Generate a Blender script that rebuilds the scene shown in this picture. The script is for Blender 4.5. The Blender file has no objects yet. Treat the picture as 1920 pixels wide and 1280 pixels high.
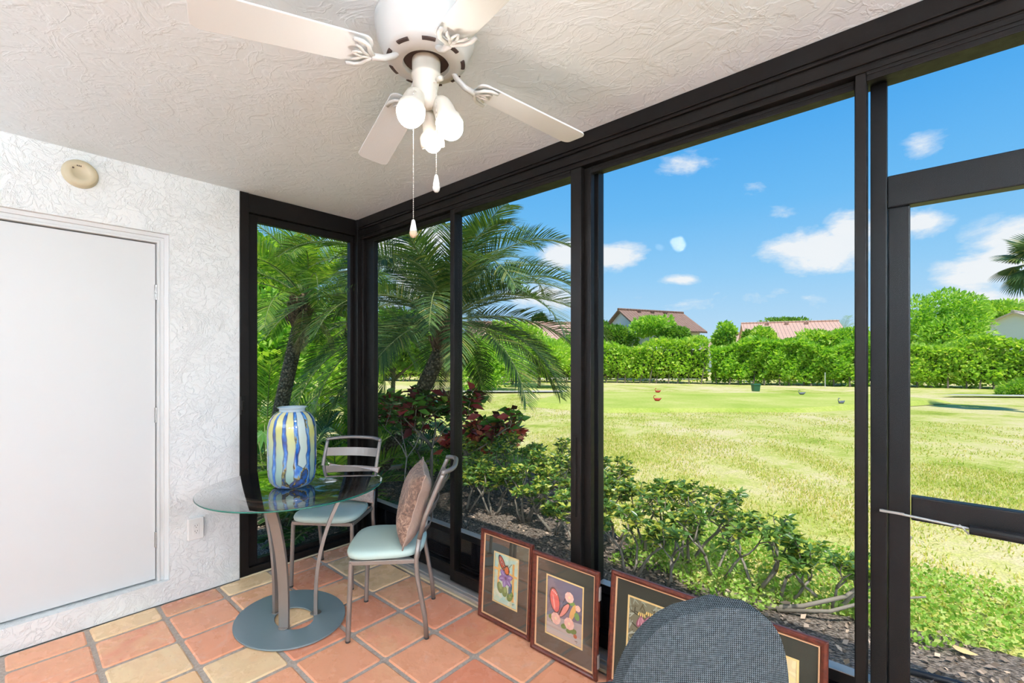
import bpy, bmesh, math, random
import numpy as np
from mathutils import Vector, Matrix, Euler
random.seed(7); rng = np.random.default_rng(7)
S = bpy.context.scene; COL = S.collection
PI = math.pi; R = math.radians

# ---------------------------------------------------------------- camera
FPX, HY, YAW = 857.4, 676.3, .7243
CAM = Vector((3.361, -1.931, 1.4457)); CEIL = 2.572
FW = Vector((-math.sin(YAW), math.cos(YAW), 0)); RT = Vector((math.cos(YAW), math.sin(YAW), 0))
cam = bpy.data.cameras.new('camera'); co = bpy.data.objects.new('camera', cam); COL.objects.link(co)
co.location = CAM; co.rotation_euler = (PI/2, 0, YAW)
cam.sensor_width = 36; cam.lens = FPX/1920*36; cam.shift_y = (HY-640)/1920; cam.clip_start = .02; cam.clip_end = 500
S.camera = co
def at(px, py, d):
    """a point at depth d seen at photo pixel px,py (used to survey the garden)"""
    return CAM + FW*d + RT*((px-960)/FPX*d) + Vector((0, 0, -(py-HY)/FPX*d))
GZ = -.15
def ground(px, d):
    p = at(px, HY, d); return (p.x, p.y)

# ---------------------------------------------------------------- mesh helpers
class MB:
    def __init__(s): s.v = []; s.f = []; s.m = []; s.M = Matrix.Identity(4)
    def add(s, vs, fs, mat=0):
        n = len(s.v); s.v += [tuple(s.M @ Vector(p)) for p in vs]
        s.f += [tuple(i+n for i in f) for f in fs]; s.m += [mat]*len(fs)
    def box(s, a, b, mat=0):
        (x0, y0, z0), (x1, y1, z1) = a, b
        s.add([(x0,y0,z0),(x1,y0,z0),(x1,y1,z0),(x0,y1,z0),(x0,y0,z1),(x1,y0,z1),(x1,y1,z1),(x0,y1,z1)],
              [(0,3,2,1),(4,5,6,7),(0,1,5,4),(1,2,6,5),(2,3,7,6),(3,0,4,7)], mat)
    def quad(s, a, b, c, d, mat=0): s.add([a, b, c, d], [(0,1,2,3)], mat)
    def tube(s, pts, r, n=10, mat=0, cap=True, flat=None, up=None):
        pts = [Vector(p) for p in pts]; rs = r if isinstance(r, (list, tuple)) else [r]*len(pts)
        vs = []; fs = []; pu = None
        for i, p in enumerate(pts):
            t = (pts[min(i+1, len(pts)-1)] - pts[max(i-1, 0)]).normalized()
            if pu is None:
                ref = Vector(up) if up else (Vector((0,0,1)) if abs(t.z) < .9 else Vector((1,0,0)))
                u = (ref - t*ref.dot(t)).normalized()
            else: u = (pu - t*pu.dot(t)).normalized()
            pu = u; w = t.cross(u)
            for k in range(n):
                a = 2*PI*k/n; rr = rs[i]
                ra, rb = (rr*flat[0], rr*flat[1]) if flat else (rr, rr)
                vs.append(p + u*math.cos(a)*ra + w*math.sin(a)*rb)
        for i in range(len(pts)-1):
            for k in range(n):
                fs.append((i*n+k, i*n+(k+1)%n, (i+1)*n+(k+1)%n, (i+1)*n+k))
        if cap: fs.append(tuple(reversed(range(n)))); fs.append(tuple((len(pts)-1)*n+k for k in range(n)))
        s.add(vs, fs, mat)
    def bar(s, pts, w, h, up, mat=0):
        """rectangular section swept along pts; w across, h along up"""
        pts = [Vector(p) for p in pts]; vs = []; fs = []; up = Vector(up)
        for i, p in enumerate(pts):
            t = (pts[min(i+1, len(pts)-1)] - pts[max(i-1, 0)]).normalized()
            u = (up - t*up.dot(t)).normalized(); q = t.cross(u)
            vs += [p+q*w/2+u*h/2, p-q*w/2+u*h/2, p-q*w/2-u*h/2, p+q*w/2-u*h/2]
        n = 4
        for i in range(len(pts)-1):
            for k in range(n): fs.append((i*n+k, i*n+(k+1)%n, (i+1)*n+(k+1)%n, (i+1)*n+k))
        fs.append((3,2,1,0)); m = (len(pts)-1)*4; fs.append((m, m+1, m+2, m+3))
        s.add(vs, fs, mat)
    def lathe(s, prof, n=40, c=(0,0,0), mat=0, axis=None):
        vs = []; fs = []; c = Vector(c)
        q = Vector((0,0,1)).rotation_difference(Vector(axis)) if axis else None
        for r, z in prof:
            for k in range(n):
                a = 2*PI*k/n; p = Vector((r*math.cos(a), r*math.sin(a), z))
                if q: p = q @ p
                vs.append(c+p)
        for i in range(len(prof)-1):
            for k in range(n): fs.append((i*n+k, i*n+(k+1)%n, (i+1)*n+(k+1)%n, (i+1)*n+k))
        s.add(vs, fs, mat)
    def prism(s, outline, z0, z1, mat=0, axis='z'):
        n = len(outline)
        def P(u, v, w): return {'z': (u,v,w), 'y': (u,w,v), 'x': (w,u,v)}[axis]
        s.add([P(u,v,z0) for u, v in outline]+[P(u,v,z1) for u, v in outline],
              [tuple(reversed(range(n))), tuple(range(n, 2*n))]+[(i,(i+1)%n,(i+1)%n+n,i+n) for i in range(n)], mat)
    def build(s, name, mats, parent=None, smooth=False, bevel=0, seg=2, sub=0, loc=None):
        me = bpy.data.meshes.new(name); me.from_pydata(s.v, [], s.f)
        for m in (mats if isinstance(mats, (list, tuple)) else [mats]): me.materials.append(m)
        me.polygons.foreach_set('material_index', s.m); me.validate(); me.update()
        bm = bmesh.new(); bm.from_mesh(me); bmesh.ops.recalc_face_normals(bm, faces=bm.faces); bm.to_mesh(me); bm.free()
        if smooth: me.polygons.foreach_set('use_smooth', [True]*len(me.polygons))
        o = bpy.data.objects.new(name, me); COL.objects.link(o)
        if parent is not None: o.parent = parent
        if loc: o.location = loc
        if bevel:
            b = o.modifiers.new('bevel', 'BEVEL'); b.width = bevel; b.segments = seg; b.limit_method = 'ANGLE'; b.angle_limit = R(35)
            w = o.modifiers.new('wn', 'WEIGHTED_NORMAL') if smooth else None
        if sub: q = o.modifiers.new('sub', 'SUBSURF'); q.levels = q.render_levels = sub
        return o
def npmesh(name, verts, faces, mat, parent=None, smooth=False, matidx=None):
    """verts (N,3), faces (M,k) arrays -> object"""
    me = bpy.data.meshes.new(name); faces = np.asarray(faces, dtype=np.int32); k = faces.shape[1]
    me.vertices.add(len(verts)); me.vertices.foreach_set('co', np.asarray(verts, dtype=np.float32).ravel())
    me.loops.add(faces.size); me.loops.foreach_set('vertex_index', faces.ravel())
    me.polygons.add(len(faces)); me.polygons.foreach_set('loop_start', np.arange(0, faces.size, k, dtype=np.int32))
    me.polygons.foreach_set('loop_total', np.full(len(faces), k, dtype=np.int32))
    for m in (mat if isinstance(mat, (list, tuple)) else [mat]): me.materials.append(m)
    if matidx is not None: me.polygons.foreach_set('material_index', np.asarray(matidx, dtype=np.int32))
    me.update(calc_edges=True)
    if smooth: me.polygons.foreach_set('use_smooth', [True]*len(faces))
    o = bpy.data.objects.new(name, me); COL.objects.link(o)
    if parent is not None: o.parent = parent
    return o
def empty(name, loc=(0,0,0), rz=0):
    o = bpy.data.objects.new(name, None); COL.objects.link(o); o.location = loc; o.rotation_euler = (0,0,rz); o.empty_display_size = .1
    return o
def tag(o, label=None, cat=None, group=None, kind=None):
    if label: o['label'] = label
    if cat: o['category'] = cat
    if group: o['group'] = group
    if kind: o['kind'] = kind
    return o
def copy_tree(o, parent=None, kids=None):
    if kids is None:
        kids = {}
        for c in COL.objects:
            if c.parent: kids.setdefault(c.parent.name, []).append(c)
    c = o.copy(); COL.objects.link(c); c.parent = parent
    for ch in kids.get(o.name, []): copy_tree(ch, c, kids)
    return c

# ---------------------------------------------------------------- materials
def mat(name, col, rough=.5, metal=0, spec=.5, emit=None, es=0, coat=0, trans=0, sheen=0):
    m = bpy.data.materials.new(name); m.use_nodes = True; b = m.node_tree.nodes['Principled BSDF']
    b.inputs['Base Color'].default_value = (*col, 1); b.inputs['Roughness'].default_value = rough
    b.inputs['Metallic'].default_value = metal; b.inputs['Specular IOR Level'].default_value = spec
    b.inputs['Coat Weight'].default_value = coat; b.inputs['Coat Roughness'].default_value = .08
    b.inputs['Sheen Weight'].default_value = sheen; b.inputs['Transmission Weight'].default_value = trans
    if emit: b.inputs['Emission Color'].default_value = (*emit, 1); b.inputs['Emission Strength'].default_value = es
    return m
class N:
    def __init__(s, m): s.m = m; s.t = m.node_tree; s.b = s.t.nodes.get('Principled BSDF')
    def new(s, ty, **k):
        n = s.t.nodes.new(ty)
        for a, v in k.items(): setattr(n, a, v)
        return n
    def L(s, a, b): s.t.links.new(a, b)
    def coord(s, which='Object', scale=None):
        o = s.new('ShaderNodeTexCoord').outputs[which]
        if scale:
            mp = s.new('ShaderNodeMapping'); mp.inputs['Scale'].default_value = scale; s.L(o, mp.inputs[0]); o = mp.outputs[0]
        return o
    def noise(s, vec, scale, detail=4, rough=.55, dist=0):
        n = s.new('ShaderNodeTexNoise'); n.inputs['Scale'].default_value = scale; n.inputs['Detail'].default_value = detail
        n.inputs['Roughness'].default_value = rough; n.inputs['Distortion'].default_value = dist; s.L(vec, n.inputs['Vector']); return n.outputs['Fac']
    def voro(s, vec, scale, feature='F1', out='Distance'):
        n = s.new('ShaderNodeTexVoronoi', feature=feature); n.inputs['Scale'].default_value = scale; s.L(vec, n.inputs['Vector']); return n.outputs[out]
    def ramp(s, fac, stops, interp='LINEAR'):
        n = s.new('ShaderNodeValToRGB'); n.color_ramp.interpolation = interp; e = n.color_ramp.elements
        while len(e) < len(stops): e.new(.5)
        for i, (p, c) in enumerate(stops):
            e[i].position = p; e[i].color = (*c, 1) if isinstance(c, (tuple, list)) else (c, c, c, 1)
        s.L(fac, n.inputs[0]); return n.outputs[0]
    def math(s, op, a, b=None, c=None, clamp=False):
        n = s.new('ShaderNodeMath', operation=op, use_clamp=clamp)
        for i, v in enumerate((a, b, c)):
            if v is None: continue
            if isinstance(v, (int, float)): n.inputs[i].default_value = v
            else: s.L(v, n.inputs[i])
        return n.outputs[0]
    def mix(s, fac, a, b, mode='MIX'):
        n = s.new('ShaderNodeMix', data_type='RGBA', blend_type=mode)
        for i, v in ((0, fac), (6, a), (7, b)):
            if isinstance(v, (int, float)): n.inputs[i].default_value = v
            elif isinstance(v, tuple): n.inputs[i].default_value = (*v, 1)
            else: s.L(v, n.inputs[i])
        return n.outputs[2]
    def bump(s, h, strength=.5, dist=.01, normal=None):
        n = s.new('ShaderNodeBump'); n.inputs['Strength'].default_value = strength; n.inputs['Distance'].default_value = dist
        s.L(h, n.inputs['Height'])
        if normal: s.L(normal, n.inputs['Normal'])
        return n.outputs[0]
    def col(s, o): s.L(o, s.b.inputs['Base Color'])
    def rough(s, o): s.L(o, s.b.inputs['Roughness'])
    def nrm(s, o): s.L(o, s.b.inputs['Normal'])

def stucco(name, col, sc, st, crack=False, dist=.012):
    m = mat(name, col, .85, spec=.2); n = N(m); v = n.coord()
    a = n.noise(v, sc, 5, .55, 1.2); plate = n.ramp(a, [(.46, 0.), (.53, 1.)])
    r = n.math('ABSOLUTE', n.math('SUBTRACT', n.noise(v, sc*.7, 3, .5, 2.2), .5)); ridge = n.ramp(r, [(0., 1.), (.035, 0.)])
    f = n.noise(v, sc*6, 4)
    h = n.math('ADD', n.math('MULTIPLY', plate, .55), n.math('ADD', n.math('MULTIPLY', ridge, .35), n.math('MULTIPLY', f, .35)))
    if crack:
        c = n.ramp(n.math('ABSOLUTE', n.math('SUBTRACT', n.noise(v, 3.1, 6, .6, .8), .5)), [(0., 0.), (.008, 1.)])
        h = n.math('ADD', h, n.math('MULTIPLY', c, .5))
    n.nrm(n.bump(h, st, dist))
    big = n.noise(v, 1.3, 3); n.col(n.mix(big, tuple(c*.965 for c in col), tuple(min(1, c*1.02) for c in col)))
    return m
M = {}
M['ceiling'] = stucco('ceiling_stucco', (.74,.785,.80), 7, .32, dist=.006)
M['wall'] = stucco('wall_stucco', (.82,.84,.84), 11, .6, True, dist=.010)
M['white'] = mat('white_paint', (.68,.69,.69), .45)
M['doorwhite'] = mat('door_paint', (.66,.675,.675), .5)
M['bronze'] = mat('bronze_aluminium', (.022,.018,.016), .5, spec=.14)
n = N(M['bronze']); v = n.coord(); n.col(n.mix(n.noise(v, 3, 3), (.004,.0035,.0035), (.011,.0085,.007))); n.rough(n.ramp(n.noise(v, 30, 3), [(.3,.3),(.7,.5)]))
n.nrm(n.bump(n.noise(v, 260, 2), .12, .001))
M['bronze_out'] = mat('bronze_outer', (.007,.007,.008), .4, spec=.2)
M['sillgrey'] = mat('sill_grey', (.42,.40,.37), .4, .4)
M['cream'] = mat('cream_grout', (.62,.50,.32), .7)
M['kick'] = mat('kick_panel', (.010,.010,.012), .12, spec=.5)
M['screw'] = mat('hinge_metal', (.42,.42,.41), .35, .6)
def glassmat(name, tint, refl=1.0, alpha_tint=None):
    m = bpy.data.materials.new(name); m.use_nodes = True; n = N(m); t = m.node_tree; t.nodes.remove(n.b)
    tr = n.new('ShaderNodeBsdfTransparent'); tr.inputs[0].default_value = (*tint, 1)
    gl = n.new('ShaderNodeBsdfGlossy'); gl.inputs['Roughness'].default_value = .0
    fr = n.new('ShaderNodeFresnel'); fr.inputs['IOR'].default_value = 1.5
    mx = n.new('ShaderNodeMixShader'); n.L(n.math('MULTIPLY', fr.outputs[0], refl), mx.inputs[0]); n.L(tr.outputs[0], mx.inputs[1]); n.L(gl.outputs[0], mx.inputs[2])
    n.L(mx.outputs[0], t.nodes['Material Output'].inputs[0]); return m
M['glass'] = glassmat('window_glass', (.97,.985,.98), .10)
M['tglass'] = glassmat('table_glass', (.92,.975,.955), 3.2)
M['tedge'] = mat('table_glass_edge', (.01,.16,.11), .05, trans=.3)
M['pglass'] = glassmat('picture_glass', (.98,.98,.98), .22)

def leafmat(name, stops, trans=.35, rough=.45, spec=.25):
    m = bpy.data.materials.new(name); m.use_nodes = True; n = N(m); t = m.node_tree
    g = n.new('ShaderNodeNewGeometry'); c = n.ramp(g.outputs['Random Per Island'], stops)
    n.col(c); n.b.inputs['Roughness'].default_value = rough; n.b.inputs['Specular IOR Level'].default_value = spec
    tl = n.new('ShaderNodeBsdfTranslucent'); n.L(n.mix(1.0, c, (1.5,1.5,.5), 'MULTIPLY'), tl.inputs[0])
    mx = n.new('ShaderNodeMixShader'); mx.inputs[0].default_value = trans; n.L(n.b.outputs[0], mx.inputs[1]); n.L(tl.outputs[0], mx.inputs[2])
    n.L(mx.outputs[0], t.nodes['Material Output'].inputs[0]); return m
M['palm'] = leafmat('palm_leaf', [(0,(.035,.08,.025)),(.5,(.07,.14,.045)),(.85,(.13,.21,.06)),(1,(.30,.28,.09))], .25, .45, .2)
M['palmlight'] = leafmat('palm_leaf_light', [(0,(.09,.20,.03)),(.5,(.17,.32,.05)),(1,(.33,.42,.08))], .5, .4, .4)
M['palmdead'] = leafmat('palm_leaf_dead', [(0,(.22,.16,.08)),(1,(.38,.30,.16))], .2, .7)
M['hedge'] = leafmat('hedge_leaf', [(0,(.26,.44,.05)),(.5,(.42,.62,.09)),(.85,(.58,.74,.14)),(1,(.76,.74,.28))], .4)
M['hedge2'] = leafmat('hedge_leaf_b', [(0,(.20,.40,.04)),(.5,(.36,.60,.08)),(1,(.58,.72,.15))], .4)
M['treeleaf'] = leafmat('tree_leaf', [(0,(.11,.24,.03)),(.6,(.20,.38,.05)),(1,(.36,.52,.08))], .35)
M['treeyellow'] = leafmat('tree_leaf_yellow', [(0,(.16,.32,.04)),(.6,(.30,.50,.07)),(1,(.50,.62,.14))], .55)
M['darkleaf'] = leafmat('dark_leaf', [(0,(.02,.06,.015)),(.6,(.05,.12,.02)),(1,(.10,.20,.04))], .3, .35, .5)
M['schef'] = leafmat('umbrella_leaf', [(0,(.05,.12,.03)),(.45,(.11,.22,.05)),(.72,(.20,.33,.06)),(.78,(.50,.54,.08)),(1,(.68,.64,.14))], .35, .3, .5)
M['croton'] = leafmat('croton_leaf', [(0,(.12,.03,.035)),(.25,(.34,.04,.05)),(.55,(.70,.13,.12)),(.72,(.75,.26,.15)),(.78,(.03,.12,.02)),(.95,(.08,.24,.03)),(.97,(.5,.5,.05)),(1,(.5,.5,.05))], .3, .3, .5)
M['croton2'] = leafmat('croton_leaf_dark', [(0,(.06,.04,.025)),(.3,(.18,.03,.04)),(.5,(.42,.06,.07)),(.55,(.06,.18,.03)),(.95,(.14,.36,.05)),(1,(.3,.4,.06))], .3, .35, .5)
M['philo'] = leafmat('philodendron_leaf', [(0,(.07,.20,.04)),(1,(.20,.42,.10))], .4, .3, .5)
M['grass'] = leafmat('grass_blade', [(0,(.26,.36,.04)),(.35,(.46,.50,.09)),(.65,(.64,.56,.20)),(1,(.78,.64,.42))], .4, .6)
M['cover'] = leafmat('ground_cover_leaf', [(0,(.16,.32,.04)),(.6,(.36,.54,.10)),(1,(.60,.64,.24))], .4, .5)
M['litter'] = leafmat('leaf_litter', [(0,(.12,.09,.07)),(.4,(.26,.20,.155)),(.7,(.42,.32,.25)),(1,(.60,.44,.32))], .05, .9)
M['bark'] = mat('bark', (.14,.11,.08), .9)
n = N(M['bark']); v = n.coord(); h = n.noise(v, 60, 5); n.col(n.ramp(h, [(.3,(.06,.045,.035)),(.7,(.24,.20,.15))])); n.nrm(n.bump(h, .8, .01))
M['twig'] = mat('twig', (.22,.19,.15), .85)
M['palmbark'] = mat('palm_bark', (.18,.15,.10), .95)
n = N(M['palmbark']); v = n.coord(); h = n.voro(v, 34); n.col(n.ramp(n.math('ADD', n.math('MULTIPLY', h, .8), n.math('MULTIPLY', n.noise(v, 40, 4), .4)), [(.2,(.30,.27,.19)),(.7,(.07,.06,.04))])); n.nrm(n.bump(h, 1, .02))
M['fibre'] = mat('palm_fibre', (.13,.075,.04), .95)
n = N(M['fibre']); v = n.coord('Object', (1,1,.25)); h = n.noise(v, 70, 5); n.col(n.ramp(h, [(.3,(.05,.03,.02)),(.7,(.30,.19,.11))])); n.nrm(n.bump(h, 1, .02))

# lawn
m = M['lawn'] = mat('lawn', (.2,.3,.05), .9, spec=.1); n = N(m); v = n.coord()
a = n.noise(v, .22, 4, .6); b = n.noise(v, 1.1, 5, .65); c = n.noise(v, 9, 5, .7); f = n.noise(v, 55, 3, .7)
k = n.math('ADD', n.math('MULTIPLY', a, .5), n.math('ADD', n.math('MULTIPLY', b, .3), n.math('MULTIPLY', c, .25)))
base = n.ramp(k, [(.40,(.24,.33,.04)),(.45,(.44,.50,.08)),(.51,(.66,.62,.20)),(.59,(.80,.66,.36))])
n.col(n.mix(1.0, base, n.ramp(f, [(.25,.55),(.6,1.05),(.8,1.35)]), 'MULTIPLY')); n.nrm(n.bump(n.math('ADD', f, c), .7, .03))
m = M['teelawn'] = mat('mown_lawn', (.16,.33,.04), .9, spec=.1); n = N(m); v = n.coord()
n.col(n.ramp(n.math('ADD', n.math('MULTIPLY', n.noise(v, .4, 4), .6), n.math('MULTIPLY', n.noise(v, 14, 4), .4)), [(.35,(.30,.40,.05)),(.5,(.44,.48,.10)),(.65,(.58,.54,.18))]))
m = M['mulch'] = mat('mulch', (.12,.09,.07), .95, spec=.1); n = N(m); v = n.coord()
h = n.voro(n.coord('Object', (1,1.6,1)), 45); f = n.noise(v, 80, 4)
n.col(n.ramp(n.math('ADD', n.math('MULTIPLY', h, .6), n.math('MULTIPLY', f, .6)), [(.3,(.46,.38,.32)),(.55,(.26,.21,.17)),(.8,(.10,.08,.065))])); n.nrm(n.bump(n.math('ADD', h, f), 1, .02))
M['path'] = mat('cart_path', (.50,.46,.42), .9); M['kerb'] = mat('kerb_concrete', (.46,.40,.33), .9)

# saltillo tiles: every tile carries its own clay tint in a face attribute
m = M['tile'] = mat('saltillo_tile', (.6,.25,.12), .35, spec=.35); n = N(m); v = n.coord()
at_ = n.new('ShaderNodeAttribute', attribute_name='tint'); r = n.new('ShaderNodeSeparateColor'); n.L(at_.outputs['Color'], r.inputs[0])
base = n.ramp(r.outputs[0], [(0,(.46,.17,.10)),(.2,(.68,.25,.15)),(.45,(.78,.34,.20)),(.68,(.84,.42,.25)),(.76,(.86,.56,.30)),(1,(.85,.64,.38))])
w = n.noise(v, 2.6, 5, .6, 1.5); base = n.mix(n.ramp(w, [(.36,0.),(.70,.7)]), base, n.ramp(r.outputs[1], [(0,(.86,.56,.30)),(1,(.64,.22,.12))]))
sp = n.ramp(n.noise(v, 70, 3, .7), [(.62,0.),(.72,.45)]); base = n.mix(sp, base, (.36,.15,.08))
haze = n.ramp(n.noise(v, 5, 6, .7, 2), [(.58,0.),(.75,.35)]); base = n.mix(haze, base, (.72,.55,.46))
n.col(base); n.rough(n.ramp(n.noise(v, 7, 4), [(.35,.16),(.7,.42)])); n.nrm(n.bump(n.math('ADD', n.noise(v, 9, 3), n.math('MULTIPLY', n.noise(v, 60, 3), .25)), .35, .006))
m = M['grout'] = mat('grout', (.36,.29,.24), .9); n = N(m); v = n.coord(); h = n.noise(v, 90, 4); n.col(n.ramp(h, [(.3,(.30,.235,.19)),(.7,(.47,.39,.33))])); n.nrm(n.bump(h, .5, .004))

M['fanwhite'] = mat('fan_enamel', (.56,.56,.54), .35)
m = M['blade'] = mat('fan_blade_white', (.68,.70,.70), .45)
n = N(m); n.nrm(n.bump(n.noise(n.coord('Object', (2,60,60)), 8, 3), .15, .002))
M['slot'] = mat('dark_vent', (.05,.03,.025), .8)
M['bulb'] = mat('lit_bulb', (1,1,1), .3, emit=(1,.94,.87), es=130)
M['bulbdim'] = mat('lit_bulb_recessed', (1,1,1), .3, emit=(1,.90,.78), es=25)
M['lens'] = mat('fill_uplight_glow', (1,1,1), .3, emit=(.80,.95,1.11), es=1150)  # glow of the added uplighters that brighten the room
M['globe'] = mat('fill_globe_glow', (1,1,1), .3, emit=(.83,.95,1.08), es=120)  # glow of the added pendant globes, unseen fill light
M['shade'] = mat('lamp_holder_ivory', (.66,.62,.54), .4)
M['chain'] = mat('bead_chain', (.75,.72,.68), .35, .5)
M['knobbrown'] = mat('pull_wood', (.50,.36,.24), .5)
M['taupe'] = mat('taupe_metal', (.26,.225,.205), .38, .55)
m = M['basemetal'] = mat('blue_grey_metal', (.23,.29,.315), .40, .40); n = N(m); n.nrm(n.bump(n.noise(n.coord(), 500, 2), .2, .0005))
m = M['vinyl'] = mat('mint_vinyl', (.50,.64,.59), .5); n = N(m); n.nrm(n.bump(n.noise(n.coord(), 350, 3), .25, .0006))
M['rubber'] = mat('black_rubber', (.02,.02,.02), .7)
m = M['velvet'] = mat('crushed_velvet', (.28,.16,.11), .6, sheen=.15); n = N(m); v = n.coord()
h = n.noise(v, 24, 6, .75, 1.5); n.col(n.ramp(h, [(.38,(.055,.025,.015)),(.5,(.16,.08,.05)),(.62,(.38,.23,.16))])); n.nrm(n.bump(h, .9, .006))
m = M['satin'] = mat('taupe_satin', (.34,.235,.19), .38, sheen=.1); n = N(m); v = n.coord(); n.nrm(n.bump(n.noise(v, 9, 3, .5, 1), .8, .02))
m = M['velvet2'] = mat('pale_pattern_cloth', (.55,.46,.43), .6, sheen=.5); n = N(m); v = n.coord()
h = n.noise(v, 30, 6, .75, 1.5); n.col(n.ramp(h, [(.4,(.45,.36,.33)),(.55,(.68,.60,.56)),(.65,(.40,.32,.30))])); n.nrm(n.bump(h, .6, .004))
m = M['cherry'] = mat('cherry_wood', (.13,.028,.018), .34, coat=.1, spec=.35); n = N(m); n.col(n.ramp(n.noise(n.coord('Object', (2,2,2)), 30, 4), [(.3,(.045,.009,.006)),(.7,(.125,.026,.014))]))
M['gold'] = mat('gilt_fillet', (.72,.44,.25), .35, .25)
M['matboard'] = mat('olive_mat_board', (.032,.032,.020), .8)
M['matyellow'] = mat('cream_mat_edge', (.86,.62,.26), .7)
m = M['knit'] = mat('charcoal_knit', (.06,.07,.08), .95, spec=.05, sheen=.0); n = N(m)
uv = n.new('ShaderNodeUVMap').outputs[0]; mp = n.new('ShaderNodeMapping'); mp.inputs['Scale'].default_value = (1,1,1); n.L(uv, mp.inputs[0])
sx = n.new('ShaderNodeSeparateXYZ'); n.L(mp.outputs[0], sx.inputs[0])
ku = n.math('SINE', n.math('MULTIPLY', sx.outputs[0], 1500)); kv = n.math('SINE', n.math('ADD', n.math('MULTIPLY', sx.outputs[1], 1700), n.math('MULTIPLY', ku, 1.2)))
hk = n.math('ADD', n.math('MULTIPLY', kv, .5), n.math('MULTIPLY', ku, .35)); nn = n.noise(n.coord(), 120, 3)
n.col(n.ramp(n.math('ADD', n.math('MULTIPLY', n.math('ADD', hk, .85), .45), n.math('MULTIPLY', nn, .35)), [(.2,(.002,.003,.004)),(.5,(.022,.028,.032)),(.8,(.14,.165,.18))])); n.nrm(n.bump(hk, .6, .001))

# vase glass: poured white, cream and green ribbons over blue
m = M['vase'] = mat('art_glass', (.1,.3,.6), .08, spec=.6, coat=.5); n = N(m); v = n.coord()
sp = n.new('ShaderNodeSeparateXYZ'); n.L(v, sp.inputs[0])
ang = n.math('ARCTAN2', sp.outputs[1], sp.outputs[0]); z = sp.outputs[2]
wob = n.noise(v, 7, 2); ph = n.math('ADD', n.math('MULTIPLY', ang, 13/(2*PI)), n.math('MULTIPLY', wob, .9))
idx = n.math('FLOOR', ph); fr = n.math('SUBTRACT', n.math('FRACT', ph), .5); dd = n.math('ABSOLUTE', fr)
wn = n.new('ShaderNodeTexWhiteNoise', noise_dimensions='1D'); n.L(idx, wn.inputs['W']); wid = wn.outputs['Value']
zend = n.math('ADD', n.math('MULTIPLY', wid, .20), .0); near = n.math('MULTIPLY', n.math('MAXIMUM', n.math('SUBTRACT', n.math('ADD', zend, .02), z), 0.), 14)
d2 = n.math('ADD', dd, near); mask = n.ramp(d2, [(.30,1.),(.34,0.)]); edge = n.ramp(d2, [(.29,0.),(.34,1.),(.37,1.),(.41,0.)])
bg = n.ramp(n.noise(n.coord('Object', (1,1,.5)), 14, 5, .6), [(.30,(.012,.02,.03)),(.40,(.008,.05,.24)),(.50,(.015,.12,.44)),(.57,(.10,.28,.55)),(.60,(.25,.20,.05)),(.63,(.02,.02,.015)),(.72,(.012,.08,.32))])
rb = n.ramp(n.math('ADD', n.math('MULTIPLY', z, 1.6), n.math('MULTIPLY', wid, .35)), [(.0,(.14,.27,.26)),(.30,(.27,.40,.35)),(.55,(.46,.46,.15)),(.75,(.58,.57,.36)),(.9,(.62,.66,.68))])
rb = n.mix(n.ramp(wid, [(.45,0.),(.55,.75)]), rb, (.42,.55,.60))
c = n.mix(mask, bg, rb); c = n.mix(n.math('MULTIPLY', edge, .7), c, (.03,.035,.025)); n.col(c)
M['vaselip'] = mat('clear_blue_glass', (.60,.78,.90), .05, trans=.4, coat=.5)
M['roof'] = mat('clay_tile_roof', (.5,.3,.22), .85)
def roofmat(name, a, b):
    m = mat(name, a, .85); n = N(m); v = n.coord(); s_ = n.new('ShaderNodeSeparateXYZ'); n.L(v, s_.inputs[0])
    w = n.math('SINE', n.math('MULTIPLY', s_.outputs[0], 2*PI/.32)); q = n.math('FRACT', n.math('MULTIPLY', s_.outputs[2], 4.2))
    n.col(n.mix(n.noise(n.coord('Object',(1,1,3)), 2.5, 5, .7), a, b)); n.nrm(n.bump(n.math('ADD', n.math('MULTIPLY', w, .5), q), 1, .10)); return m
M['roof_brown'] = roofmat('brown_tile_roof', (.22,.11,.075), (.46,.28,.21))
M['roof_pink'] = roofmat('pink_tile_roof', (.60,.33,.24), (.78,.52,.41))
M['roof_pale'] = roofmat('pale_tile_roof', (.55,.45,.40), (.72,.60,.55))
M['housewall'] = mat('house_render', (.78,.78,.76), .8)
M['bin'] = mat('green_plastic', (.03,.13,.06), .4); M['black'] = mat('black_rubber_hose', (.02,.022,.028), .4)
M['reddecoy'] = mat('red_decoy', (.45,.04,.02), .5); M['greydecoy'] = mat('grey_decoy', (.14,.15,.18), .5)
M['detector'] = mat('aged_cream_plastic', (.54,.46,.31), .45)
M['outlet'] = mat('outlet_plastic', (.84,.84,.82), .3)

def struct(o, name=None): o['kind'] = 'structure'; return o

# ================================================================ ROOM SHELL
XR, YB = 6.2, -4.6
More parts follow.
